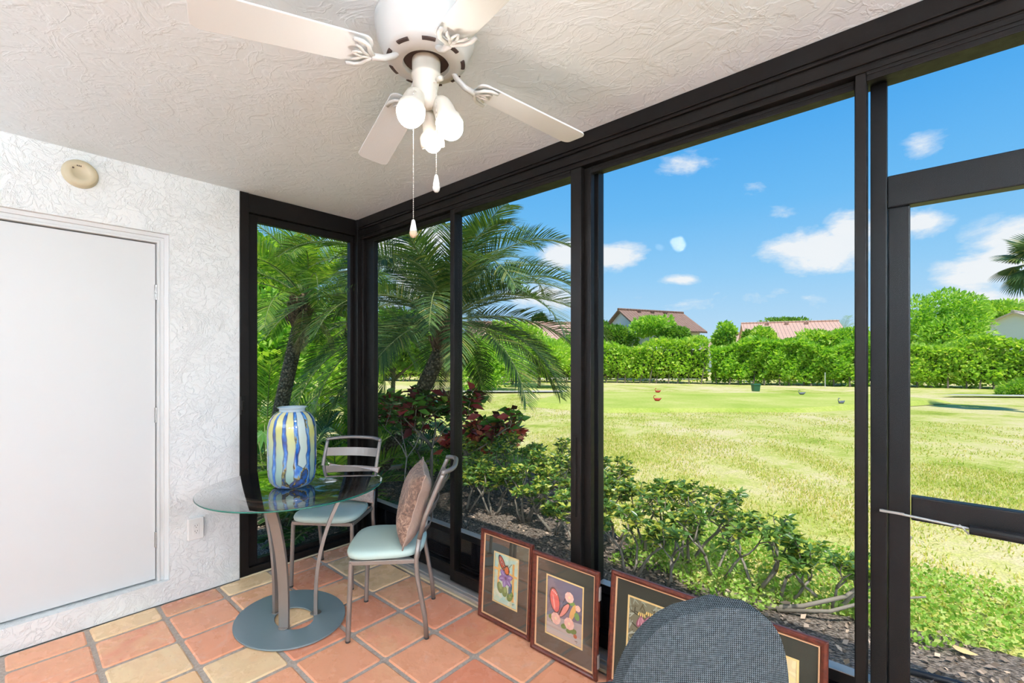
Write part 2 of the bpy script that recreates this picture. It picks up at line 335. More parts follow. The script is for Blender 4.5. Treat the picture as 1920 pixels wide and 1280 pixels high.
# floor tiles
g = .308; X0, Y0 = .1965, -1.6035; gap = .020
mb = MB(); mb.box((0, YB, -.04), (XR, -.005, -.006), 1)
tint = []
xs = [0.0] + [X0+i*g for i in range(0, 21) if X0+i*g < XR] + [XR]
ys = sorted([Y0+j*g for j in range(-9, 6) if YB < Y0+j*g < -.06] + [YB, -.058])
if ys[-1]-ys[-2] < .02: ys.pop(-2)
nb = len(mb.f)
tcol = [(1,1)]*nb
known = {(0,0):.9,(0,1):.05,(0,2):.95,(1,0):.3,(1,1):.45,(1,2):.66,(2,1):.4,(2,2):.85,(2,3):.5,(3,1):.95,(3,3):.28,(4,3):.4,(4,4):.42,(5,4):.15,(5,5):.2,(6,4):.6,(4,5):.35,(3,4):.45,(5,3):.5,(2,4):.8,(1,4):.9}
for i in range(len(xs)-1):
    for j in range(len(ys)-1):
        x0, x1, y0, y1 = xs[i]+gap/2, xs[i+1]-gap/2, ys[j]+gap/2, ys[j+1]-gap/2
        if x1-x0 < .02 or y1-y0 < .01: continue
        j_ = random.uniform; dx = [j_(-.003,.003) for _ in range(4)]
        rr = min(.018, (x1-x0)/3, (y1-y0)/3); h0 = j_(-.0015,.001)
        def ring(inset, z):
            o = []
            for cx, cy, a0, d in ((x1-rr, y1-rr, 0, 0), (x0+rr, y1-rr, 90, 1), (x0+rr, y0+rr, 180, 2), (x1-rr, y0+rr, 270, 3)):
                for k in range(4):
                    a = R(a0+30*k); o.append((cx+(rr-inset)*math.cos(a)+dx[d], cy+(rr-inset)*math.sin(a)+dx[d-1], z))
            return o
        A, B, C_ = ring(0, -.012), ring(.001, -.004+h0), ring(.008, h0)
        nA = len(A); vs = A+B+C_; fs = []
        for q in range(2):
            for k in range(nA): fs.append((q*nA+k, q*nA+(k+1)%nA, (q+1)*nA+(k+1)%nA, (q+1)*nA+k))
        fs.append(tuple(2*nA+k for k in range(nA)))
        mb.add(vs, fs, 0); jj = round((ys[j]-Y0)/g)
        key = (i, jj); t_ = known.get(key, random.choice([.2,.3,.4,.45,.5,.6,.8,.95])); t2 = random.random()
        tcol += [(t_, t2)]*len(fs)
fl = mb.build('floor', [M['tile'], M['grout']]); struct(fl)
ca = fl.data.attributes.new('tint', 'FLOAT_COLOR', 'FACE')
for i, (a, b) in enumerate(tcol[:len(fl.data.polygons)]): ca.data[i].color = (a, b, 0, 1)

mb = MB(); mb.box((-.15, YB, CEIL), (XR, .02, CEIL+.03)); struct(mb.build('ceiling', M['ceiling']))
mb = MB(); mb.box((-.22, YB-3, CEIL+.032), (XR+1, .19, CEIL+.28)); struct(mb.build('roof', M['housewall']))
# left wall with the raised door opening
WY = -.858
mb = MB()
mb.box((-.15, YB, 0), (0, -2.30, CEIL)); mb.box((-.15, -2.30, 2.205), (0, -1.236, CEIL)); mb.box((-.15, -2.30, 0), (0, -1.236, .128)); mb.box((-.15, -1.236, 0), (0, WY, CEIL))
wl = mb.build('wall_left', M['wall'])
struct(wl)
mb = MB(); mb.box((-.15, YB-.12, 0), (XR, YB, CEIL)); struct(mb.build('wall_back', M['wall']))
mb = MB(); mb.box((XR, YB, 0), (XR+.12, 0, CEIL)); struct(mb.build('wall_right', M['wall']))
mb = MB(); mb.box((-.15,-2.31,.12),(-.125,-1.23,2.215)); struct(mb.build('door_backing', M['wall']))  # added sheet behind the door, closes its gaps against the daylight
# door casing + door
mb = MB()
def casing(mb, y0, y1, z0, z1, steps):
    for (a, b, x0, x1) in steps:
        mb.box((x0, y1-b, z0), (x1, y1-a, z1))
prof = [(-.0002,-.12),(-.0002,-.026),(.020,-.029),(.022,-.040),(.038,-.041),(.041,-.034),(.053,-.034),(.054,-.12)]
vs = []
for ins, x in prof: vs += [(x,-2.2985+ins,.1285),(x,-2.2985+ins,2.2045-ins),(x,-1.2365-ins,2.2045-ins),(x,-1.2365-ins,.1285)]
mb.add(vs, [(i*4+c, i*4+c+1, ((i+1)%8)*4+c+1, ((i+1)%8)*4+c) for i in range(8) for c in range(3)])
struct(mb.build('trim_1', M['white']))
d1 = empty('door_1', (-.075, -1.80, .136)); struct(d1)
mb = MB(); mb.box((-.018, -.439, .004), (.018, .506, 2.009)); mb.build('door_panel', M['doorwhite'], d1, bevel=.002)
for z in (1.72, .985, .24):
    mb = MB(); mb.box((.017, .500, z-.045), (.0265, .511, z+.045))
    for k in range(5): mb.lathe([(0,0),(.0065,0),(.0065,.0165),(0,.0165)], 10, (.026, .5085, z-.045+k*.0182))
    mb.build('hinge', M['screw'], d1, bevel=.0008)
# ---- window wall: header, sashes, outer screen frame
mb = MB()
XL, XE = -.06, XR
mb.box((XL, -.014, 2.505), (XE, .16, 2.5705)); mb.box((XL, -.006, 2.497), (XE, .16, 2.505)); mb.box((XL, -.012, 2.488), (XE, .16, 2.497))
mb.box((XL, .000, 2.482), (XE, .16, 2.488)); mb.box((XL, -.004, 2.440), (XE, .16, 2.482)); mb.box((XL, .004, 2.434), (XE, .16, 2.440)); mb.box((XL, .002, 2.415), (XE, .16, 2.434))
struct(mb.build('trim_2', M['bronze'], bevel=.0015, seg=1))
mb = MB(); mb.box((XL, -.052, .0005), (XE, .16, .030)); mb.box((XL,-.035,.030),(XE,.00,.040)); struct(mb.build('trim_3', M['sillgrey'], bevel=.003))
mb = MB(); mb.box((0.0, -.062, .0005), (XE, -.0525, .012)); mb.box((.004, WY, .0005), (.016, -.053, .010)); struct(mb.build('trim_4', M['cream'], bevel=.002))
# corner post
mb = MB(); mb.box((-.10, -.02, .032), (.025, .10, 2.5705)); mb.box((.025,.012,.032),(.055,.10,2.414)); struct(mb.build('trim_5', M['bronze'], bevel=.003))
def sash(name, x0, x1, y, wl_, wr, extra=None):
    e = empty(name, ((x0+x1)/2, y, .041)); struct(e); cx = (x0+x1)/2; z1 = 2.413-.041
    mb = MB(); t = .016
    mb.box((x0-cx, -t, 0), (x0-cx+wl_, t, z1)); mb.box((x1-cx-wr, -t, 0), (x1-cx, t, z1))
    mb.box((x0-cx+wl_, -t, z1-.030), (x1-cx-wr, t, z1)); mb.box((x0-cx+wl_, -t, 0), (x1-cx-wr, t, .075))
    mb.box((x0-cx+wl_, -t-.004, z1-.012), (x1-cx-wr, -t, z1)); mb.box((x0-cx+wl_,-t-.004,.06),(x1-cx-wr,-t,.066))
    if extra: extra(mb, cx)
    mb.build('window_frame', M['bronze'], e, bevel=.002)
    mb = MB(); a_, b_ = x0-cx+wl_-.004, x1-cx-wr+.004; mb.quad((a_,0,.07),(b_,0,.07),(b_,0,z1-.026),(a_,0,z1-.026)); mb.build('glass_pane', M['glass'], e)
    return e
sash('window_1', .062, 1.150, .055, .105, .048)
sash('window_2', 1.118, 2.108, .020, .040, .062, lambda mb, cx: mb.box((2.070-cx, -.024, .62), (2.082-cx, -.016, 1.02)))
sash('window_3', 2.092, 3.236, .055, .052, .036)
sash('window_4', 3.205, 4.45, .020, .030, .06)
# latch slot on the meeting stile
# left (side) window in the corner
e = empty('window_5', (-.045, WY, .001)); struct(e)
mb = MB(); zt = 2.569; W_ = -WY-.021
mb.box((-.05, 0, 0), (.055, .055, zt)); mb.box((-.045, .055, zt-.125), (.048, W_, zt)); mb.box((-.045,.055,0),(.040,W_,.050))
mb.box((-.035, .055, .05), (.012, .122, zt-.125)); mb.box((-.035,.122,.05),(.012,W_,.085)); mb.box((-.035, .122, zt-.172),(.012,W_,zt-.125)); mb.box((-.035,W_-.028,.085),(.012,W_,zt-.172))
mb.build('window_frame', M['bronze'], e, bevel=.0025)
mb = MB(); mb.quad((-.01,.118,.08),(-.01,W_-.025,.08),(-.01,W_-.025,zt-.168),(-.01,.118,zt-.168)); mb.build('glass_pane', M['glass'], e)
mb = MB(); mb.box((.0555, .002, 1.09), (.068, .026, 1.21)); mb.box((.068,.006,1.12),(.076,.020,1.18)); mb.build('latch', M['bronze'], e, bevel=.002)
# outer screen enclosure: posts, kick rail and kick panels
e = empty('trim_6', (2.2, .145, GZ+.151)); struct(e)
mb = MB()
for x0, x1 in ((-2.245,-2.185), (.985-2.2, 1.048-2.2), (2.088-2.2, 2.138-2.2), (3.2385-2.2, 3.2845-2.2)):
    mb.box((x0, -.025, .04), (x1, .03, 2.43))
mb.box((-2.185, -.022, .262), (1.038, .022, .306)); mb.box((-2.185, -.022, .04), (1.038, .022, .07))
mb.build('screen_frame', M['bronze_out'], e, bevel=.003)
mb = MB(); mb.box((-2.185, -.006, .07), (1.038, .006, .262)); mb.build('kick_panel', M['kick'], e)
mb = MB(); mb.box((-2.185, -.026, .3065), (1.038, .024, .3095)); mb.build('rail_sky_sheen', M['sillgrey'], e)  # pale strip puts the sky's reflection into the rail's colour
# screen door outside the right bay, with its closer
d2 = empty('door_2', (3.2850, .145, .001)); struct(d2)
mb = MB()
mb.box((0, -.025, 1.975), (1.2, .03, 2.085))   # transom
mb.box((0.001, -.02, .03), (.060, .022, 1.974)); mb.box((.90, -.02, .03), (.96, .022, 1.972))
mb.box((.062, -.02, .905), (.90, .022, .985)); mb.box((.062,-.02,.03),(.90,.022,.12)); mb.box((.062,-.02,1.90),(.90,.022,1.972)) if False else None
mb.box((.96,-.025,.03),(1.01,.03,2.43))
mb.build('door_frame', M['bronze_out'], d2, bevel=.004)
mb = MB(); mb.tube([(.20,-.048,.916),(.95,-.048,.906)], .0155, 14); mb.build('door_closer', M['bronze_out'], d2, smooth=False)
mb = MB(); mb.tube([(-.015,-.048,.930),(.20,-.048,.918)], .0045, 8); mb.box((-.02,-.054,.925),(.045,-.046,.933)); mb.tube([(.16,-.048,.905),(.178,-.05,.925),(.20,-.052,.900)], .003, 6)
mb.build('closer_rod', M['screw'], d2, bevel=.001)

# ================================================================ CEILING FAN
AX = Vector((2.127, -.971, 0))
fan = empty('ceiling_fan', (AX.x, AX.y, CEIL)); tag(fan, 'white four-bladed ceiling fan with a three-lamp light kit, mounted close to the ceiling', 'ceiling fan')
mb = MB()
mb.lathe([(.001,0),(.167,0),(.168,-.012),(.163,-.020),(.165,-.034),(.160,-.038),(.161,-.060),(.154,-.066),(.150,-.085),(.143,-.092),(.138,-.112),(.130,-.122),(.112,-.131),(.080,-.136),(.076,-.134),(.076,-.118),(.001,-.118)], 64)
mb.build('motor_housing', M['fanwhite'], fan, smooth=True)
mb = MB(); mb.lathe([(.0755,-.1175),(.0755,-.1195),(.001,-.1195)], 40); 
for k in range(9):
    a = 2*PI*k/9+.1; a0 = a-.17; a1 = a+.17
    pts = [(.1215*math.cos(a0+(a1-a0)*i/6), .1215*math.sin(a0+(a1-a0)*i/6), -.1262) for i in range(7)]
    mb.tube(pts, .0085, 8, flat=(.45,1))
mb.build('vent_slots', M['slot'], fan)
mb = MB()
mb.lathe([(.001,-.112),(.046,-.114),(.047,-.125),(.0465,-.165),(.049,-.168),(.049,-.176),(.044,-.182),(.040,-.21),(.036,-.235),(.032,-.262),(.020,-.276),(.001,-.28)], 36)
mb.tube([(.040,.012,-.195),(.062,.016,-.193)], .009, 10)
mb.build('light_kit_body', M['shade'], fan, smooth=True)
th = R(74.1)
zr, zt_ = 2.408-CEIL, 2.353-CEIL
def blade_mesh():
    mb = MB(); L0, L1, w0, w1 = .185, .66, .058, .066; out = []
    def arc(cx, cy, r, a0, a1, k=6): return [(cx+r*math.cos(R(a0+(a1-a0)*i/k)), cy+r*math.sin(R(a0+(a1-a0)*i/k))) for i in range(k+1)]
    out += arc(L1-.028, w1-.028, .028, 90, 0); out += arc(L1-.028, -w1+.028, .028, 0, -90); out += arc(L0+.03, -w0+.03, .03, 270, 180); out += arc(L0+.03, w0-.03, .03, 180, 90)
    mb.prism(out, 0, .006); return mb
def bracket_mb():
    mb = MB()
    mb.tube([(.066,0,.050),(.085,0,.036),(.110,0,.012),(.145,0,-.004),(.185,0,-.008)], [.010,.010,.0095,.010,.011], 10)
    for sgn in (-1,1):
        mb.tube([(.060,sgn*.004,.053),(.052,sgn*.020,.054),(.046,sgn*.026,.054)], [.008,.008,.009], 8, flat=(.6,1))
        mb.tube([(.180,0,-.008),(.196,sgn*.022,-.008),(.205,sgn*.040,-.007),(.225,sgn*.052,-.006),(.252,sgn*.055,-.006)], [.010,.008,.008,.009,.007], 8, flat=(.6,1))
        mb.tube([(.183,0,-.008),(.212,sgn*.010,-.008),(.226,sgn*.026,-.007),(.240,sgn*.034,-.006)], [.007,.006,.006,.004], 8, flat=(.6,1))
        mb.tube([(.212,sgn*.010,-.008),(.232,sgn*.006,-.007),(.244,0,-.007)], [.006,.005,.004], 8, flat=(.6,1))
    return mb
slope = math.atan2(zt_-zr, .46)
bm_, br_ = None, None
for k in range(4):
    a = th + k*PI/2
    bl = blade_mesh().build('blade', M['blade'], fan, bevel=.0015) if bm_ is None else bm_.copy()
    ar = bracket_mb().build('blade_bracket', M['fanwhite'], fan, smooth=True) if br_ is None else br_.copy()
    if bm_ is None: bm_, br_ = bl, ar
    else:
        COL.objects.link(bl); COL.objects.link(ar)
    rotm = Matrix.Rotation(a, 4, 'Z') @ Matrix.Translation((0,0,zr-.2*math.tan(slope))) @ Matrix.Rotation(-slope, 4, 'Y')
    bl.matrix_local = rotm @ Matrix.Rotation(R(9), 4, 'X') @ Matrix.Translation((0,0,.006)); ar.matrix_local = rotm @ Matrix.Rotation(R(6), 4, 'X')
def rf(a, b, z): p = RT*a+FW*b; return Vector((p.x, p.y, z-CEIL))
lamps = [(rf(-.030,-.030,2.325), rf(-.040,-.092,2.198), 'bulb'), (rf(.045,.01,2.325), rf(.098,-.002,2.190), 'bulb'), (rf(0,.045,2.305), rf(.008,.086,2.205), 'bulbdim')]
for i, (a, b, mt) in enumerate(lamps):
    ax = (b-a).normalized(); L = (b-a).length
    mb = MB()
    if i < 2: pr = [(.001,-.01),(.020,-.006),(.031,.010),(.036,.035),(.038,.062),(.0445,.072),(.046,.100),(.043,.100),(.040,.075),(.001,.070)]
    else: pr = [(.001,-.01),(.016,-.004),(.026,.015),(.028,.060),(.037,.068),(.042,.078),(.042,.112),(.039,.112),(.037,.085),(.001,.082)]
    mb.lathe(pr, 32, a, axis=ax); mb.tube([Vector((0,0,2.34-CEIL)), a+Vector((0,0,.005))], .011, 10)
    h = mb.build('lamp_holder', M['shade'], fan, smooth=True)
    mb = MB(); c = a+ax*(.100 if i < 2 else .098); r = .042 if i < 2 else .031
    mb.lathe([(r*math.sin(PI*t/14)+1e-4, -r*math.cos(PI*t/14)) for t in range(15)], 24, c, axis=ax); mb.build('bulb', M[mt], h, smooth=True)
for px, d, z0, z1, lab in ((775, 1.44, 2.30, 1.850, 'long'), (818, 1.50, 2.36, 2.015, 'short')):
    p = at(px, HY, d); x, y = p.x-AX.x, p.y-AX.y
    e_ = MB(); nb = int((z0-z1-.03)/.0062)
    for k in range(nb):
        c = (x, y, z0-CEIL-k*.0062); r = .0021
        e_.add([(c[0]+r,c[1],c[2]),(c[0],c[1]+r,c[2]),(c[0]-r,c[1],c[2]),(c[0],c[1]-r,c[2]),(c[0],c[1],c[2]+r),(c[0],c[1],c[2]-r)], [(0,1,4),(1,2,4),(2,3,4),(3,0,4),(1,0,5),(2,1,5),(3,2,5),(0,3,5)])
    e_.tube([(x,y,z0-CEIL),(x,y,z1+.03-CEIL)], .0006, 5)
    e_.tube([(x,y,z0-CEIL),(x*.5,y*.5,z0-CEIL+.01)], .0018, 6)
    ch = e_.build('pull_chain', M['chain'], fan, smooth=True)
    mb = MB(); mb.lathe([(.001,.040),(.0045,.039),(.006,.034),(.011,.008),(.0115,.002),(.001,.002)], 16, (x,y,z1-CEIL)); mb.build('pull_knob', M['fanwhite'], ch, smooth=True)
    mb = MB(); mb.lathe([(.0115,.002),(.0125,-.002),(.011,-.010),(.006,-.016),(.001,-.017)], 16, (x,y,z1-CEIL)); mb.build('pull_tip', M['knobbrown'] if lab == 'long' else M['fanwhite'], ch, smooth=True)

# ================================================================ WALL FITTINGS
sd = empty('smoke_detector', (0, -1.629, 2.445)); tag(sd, 'round yellowed smoke detector on the white wall above the door', 'smoke detector')
mb = MB(); mb.lathe([(.001,.0005),(.074,.0005),(.074,.010),(.070,.014),(.068,.030),(.064,.036),(.036,.039),(.034,.0365),(.001,.0365)], 48, axis=(1,0,0)); mb.build('housing', M['detector'], sd, smooth=True)
mb = MB(); mb.lathe([(.004,.0),(.0045,.003),(.001,.0035)], 12, (.036,-.030,.018), axis=(1,0,0))
for q in range(3): mb.box((.037,-.016+q*.007,.030),(.0395,-.012+q*.007,.037))
mb.build('indicator', M['slot'], sd)
ol = empty('power_outlet', (0, -1.109, .409)); tag(ol, 'white double power outlet low on the stucco wall beside the door', 'outlet')
mb = MB(); mb.box((.0005,-.042,-.066),(.030,.042,.066)); mb.build('cover_plate', M['outlet'], ol, bevel=.005)
mb = MB(); mb.box((.0305,-.017,-.034),(.033,.017,.034)); pl = mb.build('socket', M['outlet'], ol, bevel=.003)
mb = MB()
for s_ in (-1,1):
    for yy in (-.006,.006): mb.box((.0332,yy-.001,s_*.017+.001),(.0337,yy+.001,s_*.017+.009))
    mb.box((.0332,-.002,s_*.017-.008),(.0337,.002,s_*.017-.004))
mb.build('slots', M['slot'], pl)

# ================================================================ TABLE, VASE
tb = empty('glass_table', (.745, -.825, 0)); tag(tb, 'round glass-topped table on three curved grey metal legs and an oval base plate', 'table')
def L2(x, y, z): return (x-.745, y+.825, z)
TZ = .7456
mb = MB(); n_ = 72; o_ = []; i_ = []
for k in range(n_):
    a = 2*PI*k/n_; o_.append((.728+.330*math.cos(a), -.831+.275*math.sin(a))); i_.append((.757+.133*math.cos(a), -.824+.092*math.sin(a)))
vs = [L2(x,y,.004) for x, y in o_]+[L2(x,y,.012) for x, y in o_]+[L2(x,y,.004) for x, y in i_]+[L2(x,y,.012) for x, y in i_]; fs = []
for k in range(n_):
    q = (k+1)%n_; fs += [(k,q,n_+q,n_+k), (2*n_+q,2*n_+k,3*n_+k,3*n_+q), (n_+k,n_+q,3*n_+q,3*n_+k), (q,k,2*n_+k,2*n_+q)]
mb.add(vs, fs)
for a in (.4,2.2,3.8,5.4): mb.lathe([(.001,.0),(.010,.0),(.010,.005),(.001,.005)], 10, L2(.728+.30*math.cos(a), -.831+.25*math.sin(a), .0005))
mb.build('base_plate', M['basemetal'], tb, bevel=.001, seg=1)
TC = (.715, -.80)
for (bx, by), rt_, lean in (((.812,-.900),.285,0), ((.800,-.722),.285,0), ((.625,-.862),.285,0)):
    dx, dy = bx-.745, by+.825; l_ = math.hypot(dx, dy); ux, uy = dx/l_, dy/l_
    ex, ey = TC[0]+ux*rt_, TC[1]+uy*rt_
    pts = []
    for t in [i/12 for i in range(13)]:
        z = .012+t*(TZ-.012-.018); s_ = max(0, (t-.12)/.88)**2.2; pts.append(L2(bx+(ex-bx)*s_, by+(ey-by)*s_, z))
    mb = MB(); mb.bar(pts, .052, .020, (ux,uy,0)); 
    mb.tube([L2(bx,by,.0125),L2(bx,by,.016)], .03, 12)
    mb.build('leg', M['taupe'], tb, bevel=.003)
mb = MB(); mb.lathe([(.300,TZ-.038),(.300,TZ-.006),(.278,TZ-.006),(.278,TZ-.038),(.300,TZ-.038)], 72, (TC[0]-.745, TC[1]+.825, 0)); mb.build('support_ring', M['taupe'], tb)
mb = MB(); c_ = (TC[0]-.745, TC[1]+.825, 0)
mb.lathe([(.001,TZ),(.462,TZ),(.474,TZ-.003)], 96, c_, 0); mb.lathe([(.474,TZ-.003),(.478,TZ-.0055),(.474,TZ-.010)], 96, c_, 1); mb.lathe([(.474,TZ-.010),(.001,TZ-.0101)], 96, c_, 0)
mb.build('glass_top', [M['tglass'], M['tedge']], tb, smooth=True)
VX, VY = .732, -.824
vz = empty('glass_vase', (VX, VY, TZ+.0008)); tag(vz, 'tall blue art-glass vase with poured cream and green ribbons, on the glass table', 'vase')
pr = [(.001,.0),(.080,.0),(.098,.010),(.115,.035),(.123,.070),(.126,.12),(.127,.28),(.125,.335),(.115,.375),(.097,.400),(.078,.413),(.070,.418),(.066,.413),(.075,.405),(.110,.365),(.120,.33),(.121,.10),(.10,.03),(.001,.012)]
mb = MB(); mb.lathe(pr, 64); mb.build('vase_body', M['vase'], vz, smooth=True)
mb = MB(); mb.lathe([(.068,.414),(.066,.424),(.071,.435),(.079,.442),(.075,.441),(.066,.434),(.062,.424),(.064,.414),(.068,.414)], 48); mb.build('flared_lip', M['vaselip'], vz, smooth=True)

# ================================================================ CHAIRS
def dining_chair(loc, rz, label):
    e = empty('dining_chair', (*loc, 0), rz); tag(e, label, 'chair', 'mint-seated metal dining chairs')
    post = [(.20,0),(.19,.12),(.168,.24),(.150,.34),(.147,.42),(.162,.52),(.195,.64),(.245,.76),(.278,.835),(.288,.860)]
    for s_ in (-1,1):
        mb = MB(); mb.tube([(s_*.2,-.2,.006),(s_*.195,-.185,.405)], .0125, 14); mb.build('leg', M['taupe'], e, smooth=False)
        mb = MB(); mb.tube([(s_*.2,y,max(z,.006)) for y, z in post[:6]], .0125, 14); mb.build('leg', M['taupe'], e, smooth=True)
        mb = MB(); mb.tube([(s_*.2,y,z) for y, z in post[5:]], [.0126,.013,.013,.0125,.012], 14); mb.build('back_post', M['taupe'], e, smooth=True)
    for s_ in (-1,1):
        for yy in (-.2,.2):
            mb = MB(); mb.lathe([(.001,.0005),(.0128,.0005),(.0132,.010),(.001,.010)], 12, (s_*.2,yy,0)); mb.build('rubber_foot', M['rubber'], e)
    mb = MB(); mb.bar([(-.2,-.186,.405),(.2,-.186,.405)], .018, .022, (0,0,1)); mb.bar([(-.198,.147,.405),(.198,.147,.405)], .018, .022, (0,0,1))
    for s_ in (-1,1): mb.bar([(s_*.196,-.186,.405),(s_*.196,.147,.405)], .018, .022, (0,0,1))
    mb.build('seat_frame', M['taupe'], e, bevel=.002)
    mb = MB(); pts = []
    for i in range(25):
        t = -1+2*i/24; pts.append((t*.2, .285+.058*(1-t**4)*1.0, .862+.010*(1-t*t)))
    mb.tube([(-.2,.284,.850)]+pts+[(.2,.284,.850)], .0125, 12, flat=(1.1,1)); mb.build('top_rail', M['taupe'], e, smooth=True)
    for zc, hh, yb in ((.775,.062,.250),(.655,.055,.203),(.550,.03,.172)):
        mb = MB(); pts = [(-.195+.39*i/14, yb+.035*(1-(-1+2*i/14)**2), zc) for i in range(15)]
        mb.bar(pts, .006, hh, (0,.35,1)); mb.build('back_slat', M['taupe'], e, bevel=.0015)
    # seat pad: rounded trapezoid
    mb = MB(); nu = 40; prof = [(.93,.416),(1.0,.424),(1.015,.440),(.985,.455),(.90,.462),(.70,.4665),(.4,.468),(.1,.469)]
    def outline(a):
        c, s = math.cos(a), math.sin(a); p = 3.6
        x = abs(c)**(2/p)*math.copysign(1, c); y = abs(s)**(2/p)*math.copysign(1, s)
        return x*(.205-.018*y), y*.200-.028
    vs = []; 
    for f, z in prof:
        for k in range(nu):
            x, y = outline(2*PI*k/nu); vs.append((x*f, (y+.028)*f-.028, z))
    fs = [(i*nu+k, i*nu+(k+1)%nu, (i+1)*nu+(k+1)%nu, (i+1)*nu+k) for i in range(len(prof)-1) for k in range(nu)]
    fs.append(tuple(range(nu-1,-1,-1))); fs.append(tuple((len(prof)-1)*nu+k for k in range(nu))); mb.add(vs, fs)
    mb.build('seat', M['vinyl'], e, smooth=True)
    return e
dining_chair((1.166,-.447), R(-43.8), 'grey metal dining chair with mint seat, side-on in front of the table, nearer the camera')
dining_chair((.404,-.396), R(36.9), 'grey metal dining chair with mint seat, behind the glass table by the corner window')
def pillow(loc, rot, w, h, t, mf, mb_, label):
    e = empty('cushion', loc); e.rotation_euler = rot; tag(e, label, 'cushion')
    n_ = 22
    def side(sg):
        vs = []; fs = []
        for i in range(n_+1):
            for j in range(n_+1):
                u, v = -1+2*i/n_, -1+2*j/n_
                pin = 1-.085*(1-abs(v)**2.2) if True else 1; pin2 = 1-.085*(1-abs(u)**2.2)
                th_ = t/2*(max(0, (1-u**4)*(1-v**4)))**.62*(.93+.07*math.cos(3*u+5*v))
                vs.append((u*w/2*pin, sg*th_, (v*h/2*pin2)+h/2))
        for i in range(n_):
            for j in range(n_):
                a = i*(n_+1)+j; fs.append((a, a+1, a+n_+2, a+n_+1))
        return vs, fs
    for sg, mm, nm in ((-1, mf, 'cushion_front'), (1, mb_, 'cushion_back')):
        mb = MB(); mb.add(*side(sg)); mb.build(nm, mm, e, smooth=True)
    mb = MB(); pts = []
    for q in range(4*n_+1):
        s_, k = divmod(q % (4*n_), n_); f = -1+2*k/n_
        u, v = [(f,-1),(1,f),(-f,1),(-1,-f)][s_]
        pts.append((u*w/2*(1-.085*(1-abs(v)**2.2)), .002*math.sin(q*1.3), v*h/2*(1-.085*(1-abs(u)**2.2))+h/2))
    mb.tube(pts, .0035, 6); mb.build('seam', M['satin'], e, smooth=True)
    return e
def chairpt(c, rz, x, y, z): v = Matrix.Rotation(rz, 3, 'Z') @ Vector((x,y,z)); return (c[0]+v.x, c[1]+v.y, v.z)
pillow(chairpt((1.166,-.447), R(-43.8), .01, .050, .474), (R(-17), R(2), R(-43.8+8)), .41, .40, .155, M['velvet'], M['satin'], 'brown crushed-velvet square cushion leaning on the nearer dining chair')
pillow(chairpt((.404,-.396), R(36.9), .055, .060, .475), (R(-22), R(4), R(36.9+3)), .36, .245, .11, M['velvet2'], M['velvet2'], 'pale mauve cushion on the dining chair behind the glass table')

# foreground knit chair
kc = empty('upholstered_chair', (2.915, -.85, 0), R(47)); tag(kc, 'charcoal knit upholstered chair with a rounded back, nearest the camera', 'chair')
def shell():
    nu, nv = 40, 36; vs = []; uvs = []
    for side, off in ((0, 0), (1, .05)):
        for j in range(nv+1):
            v = j/nv; z = .40+.570*v
            hw = .196 if v < .18 else .196*max(0, 1-((v-.18)/.82)**3.4)**.43
            hw = max(hw, .012)
            for i in range(nu+1):
                u = -1+2*i/nu; x = hw*u
                y = -.17 - .055*v + .30*(x*x)/.055*.22 + (off if side else 0)*(1-.15*abs(u)**6)
                vs.append((x, y, z)); uvs.append((x-y*.8, z+y*.6))
    return vs, uvs, nu, nv
vs, uvs, nu, nv = shell(); q = (nu+1)*(nv+1); fs = []
for s_ in (0,1):
    for j in range(nv):
        for i in range(nu):
            a = s_*q+j*(nu+1)+i; f = (a, a+1, a+nu+2, a+nu+1); fs.append(f if s_ == 0 else f[::-1])
for j in range(nv):
    for i in (0, nu):
        a = j*(nu+1)+i; b = a+nu+1; fs.append((a, b, b+q, a+q))
for i in range(nu):
    for j in (0, nv): a = j*(nu+1)+i; fs.append((a, a+1, a+1+q, a+q))
mb = MB(); mb.add(vs, fs); o = mb.build('backrest', M['knit'], kc, smooth=True, bevel=.014, seg=4)
uvl = o.data.uv_layers.new(name='UVMap')
for l in o.data.loops: uvl.data[l.index].uv = uvs[l.vertex_index]
mb = MB(); pr_ = []
for k in range(32):
    a = 2*PI*k/32; c, s = math.cos(a), math.sin(a); pr_.append((abs(c)**.6*math.copysign(.245, c), abs(s)**.6*math.copysign(.24, s)+.09))
mb.prism(pr_, .36, .46); o = mb.build('seat', M['knit'], kc, smooth=True, bevel=.03, seg=4)
uvl = o.data.uv_layers.new(name='UVMap')
for l in o.data.loops: c = o.data.vertices[l.vertex_index].co; uvl.data[l.index].uv = (c.x, c.y)
for x in (-.19,.19):
    for y in (-.10,.27):
        mb = MB(); mb.tube([(x*1.08,y*1.05,.001),(x,y,.37)], [.010,.016], 12); mb.build('leg', M['rubber'], kc)

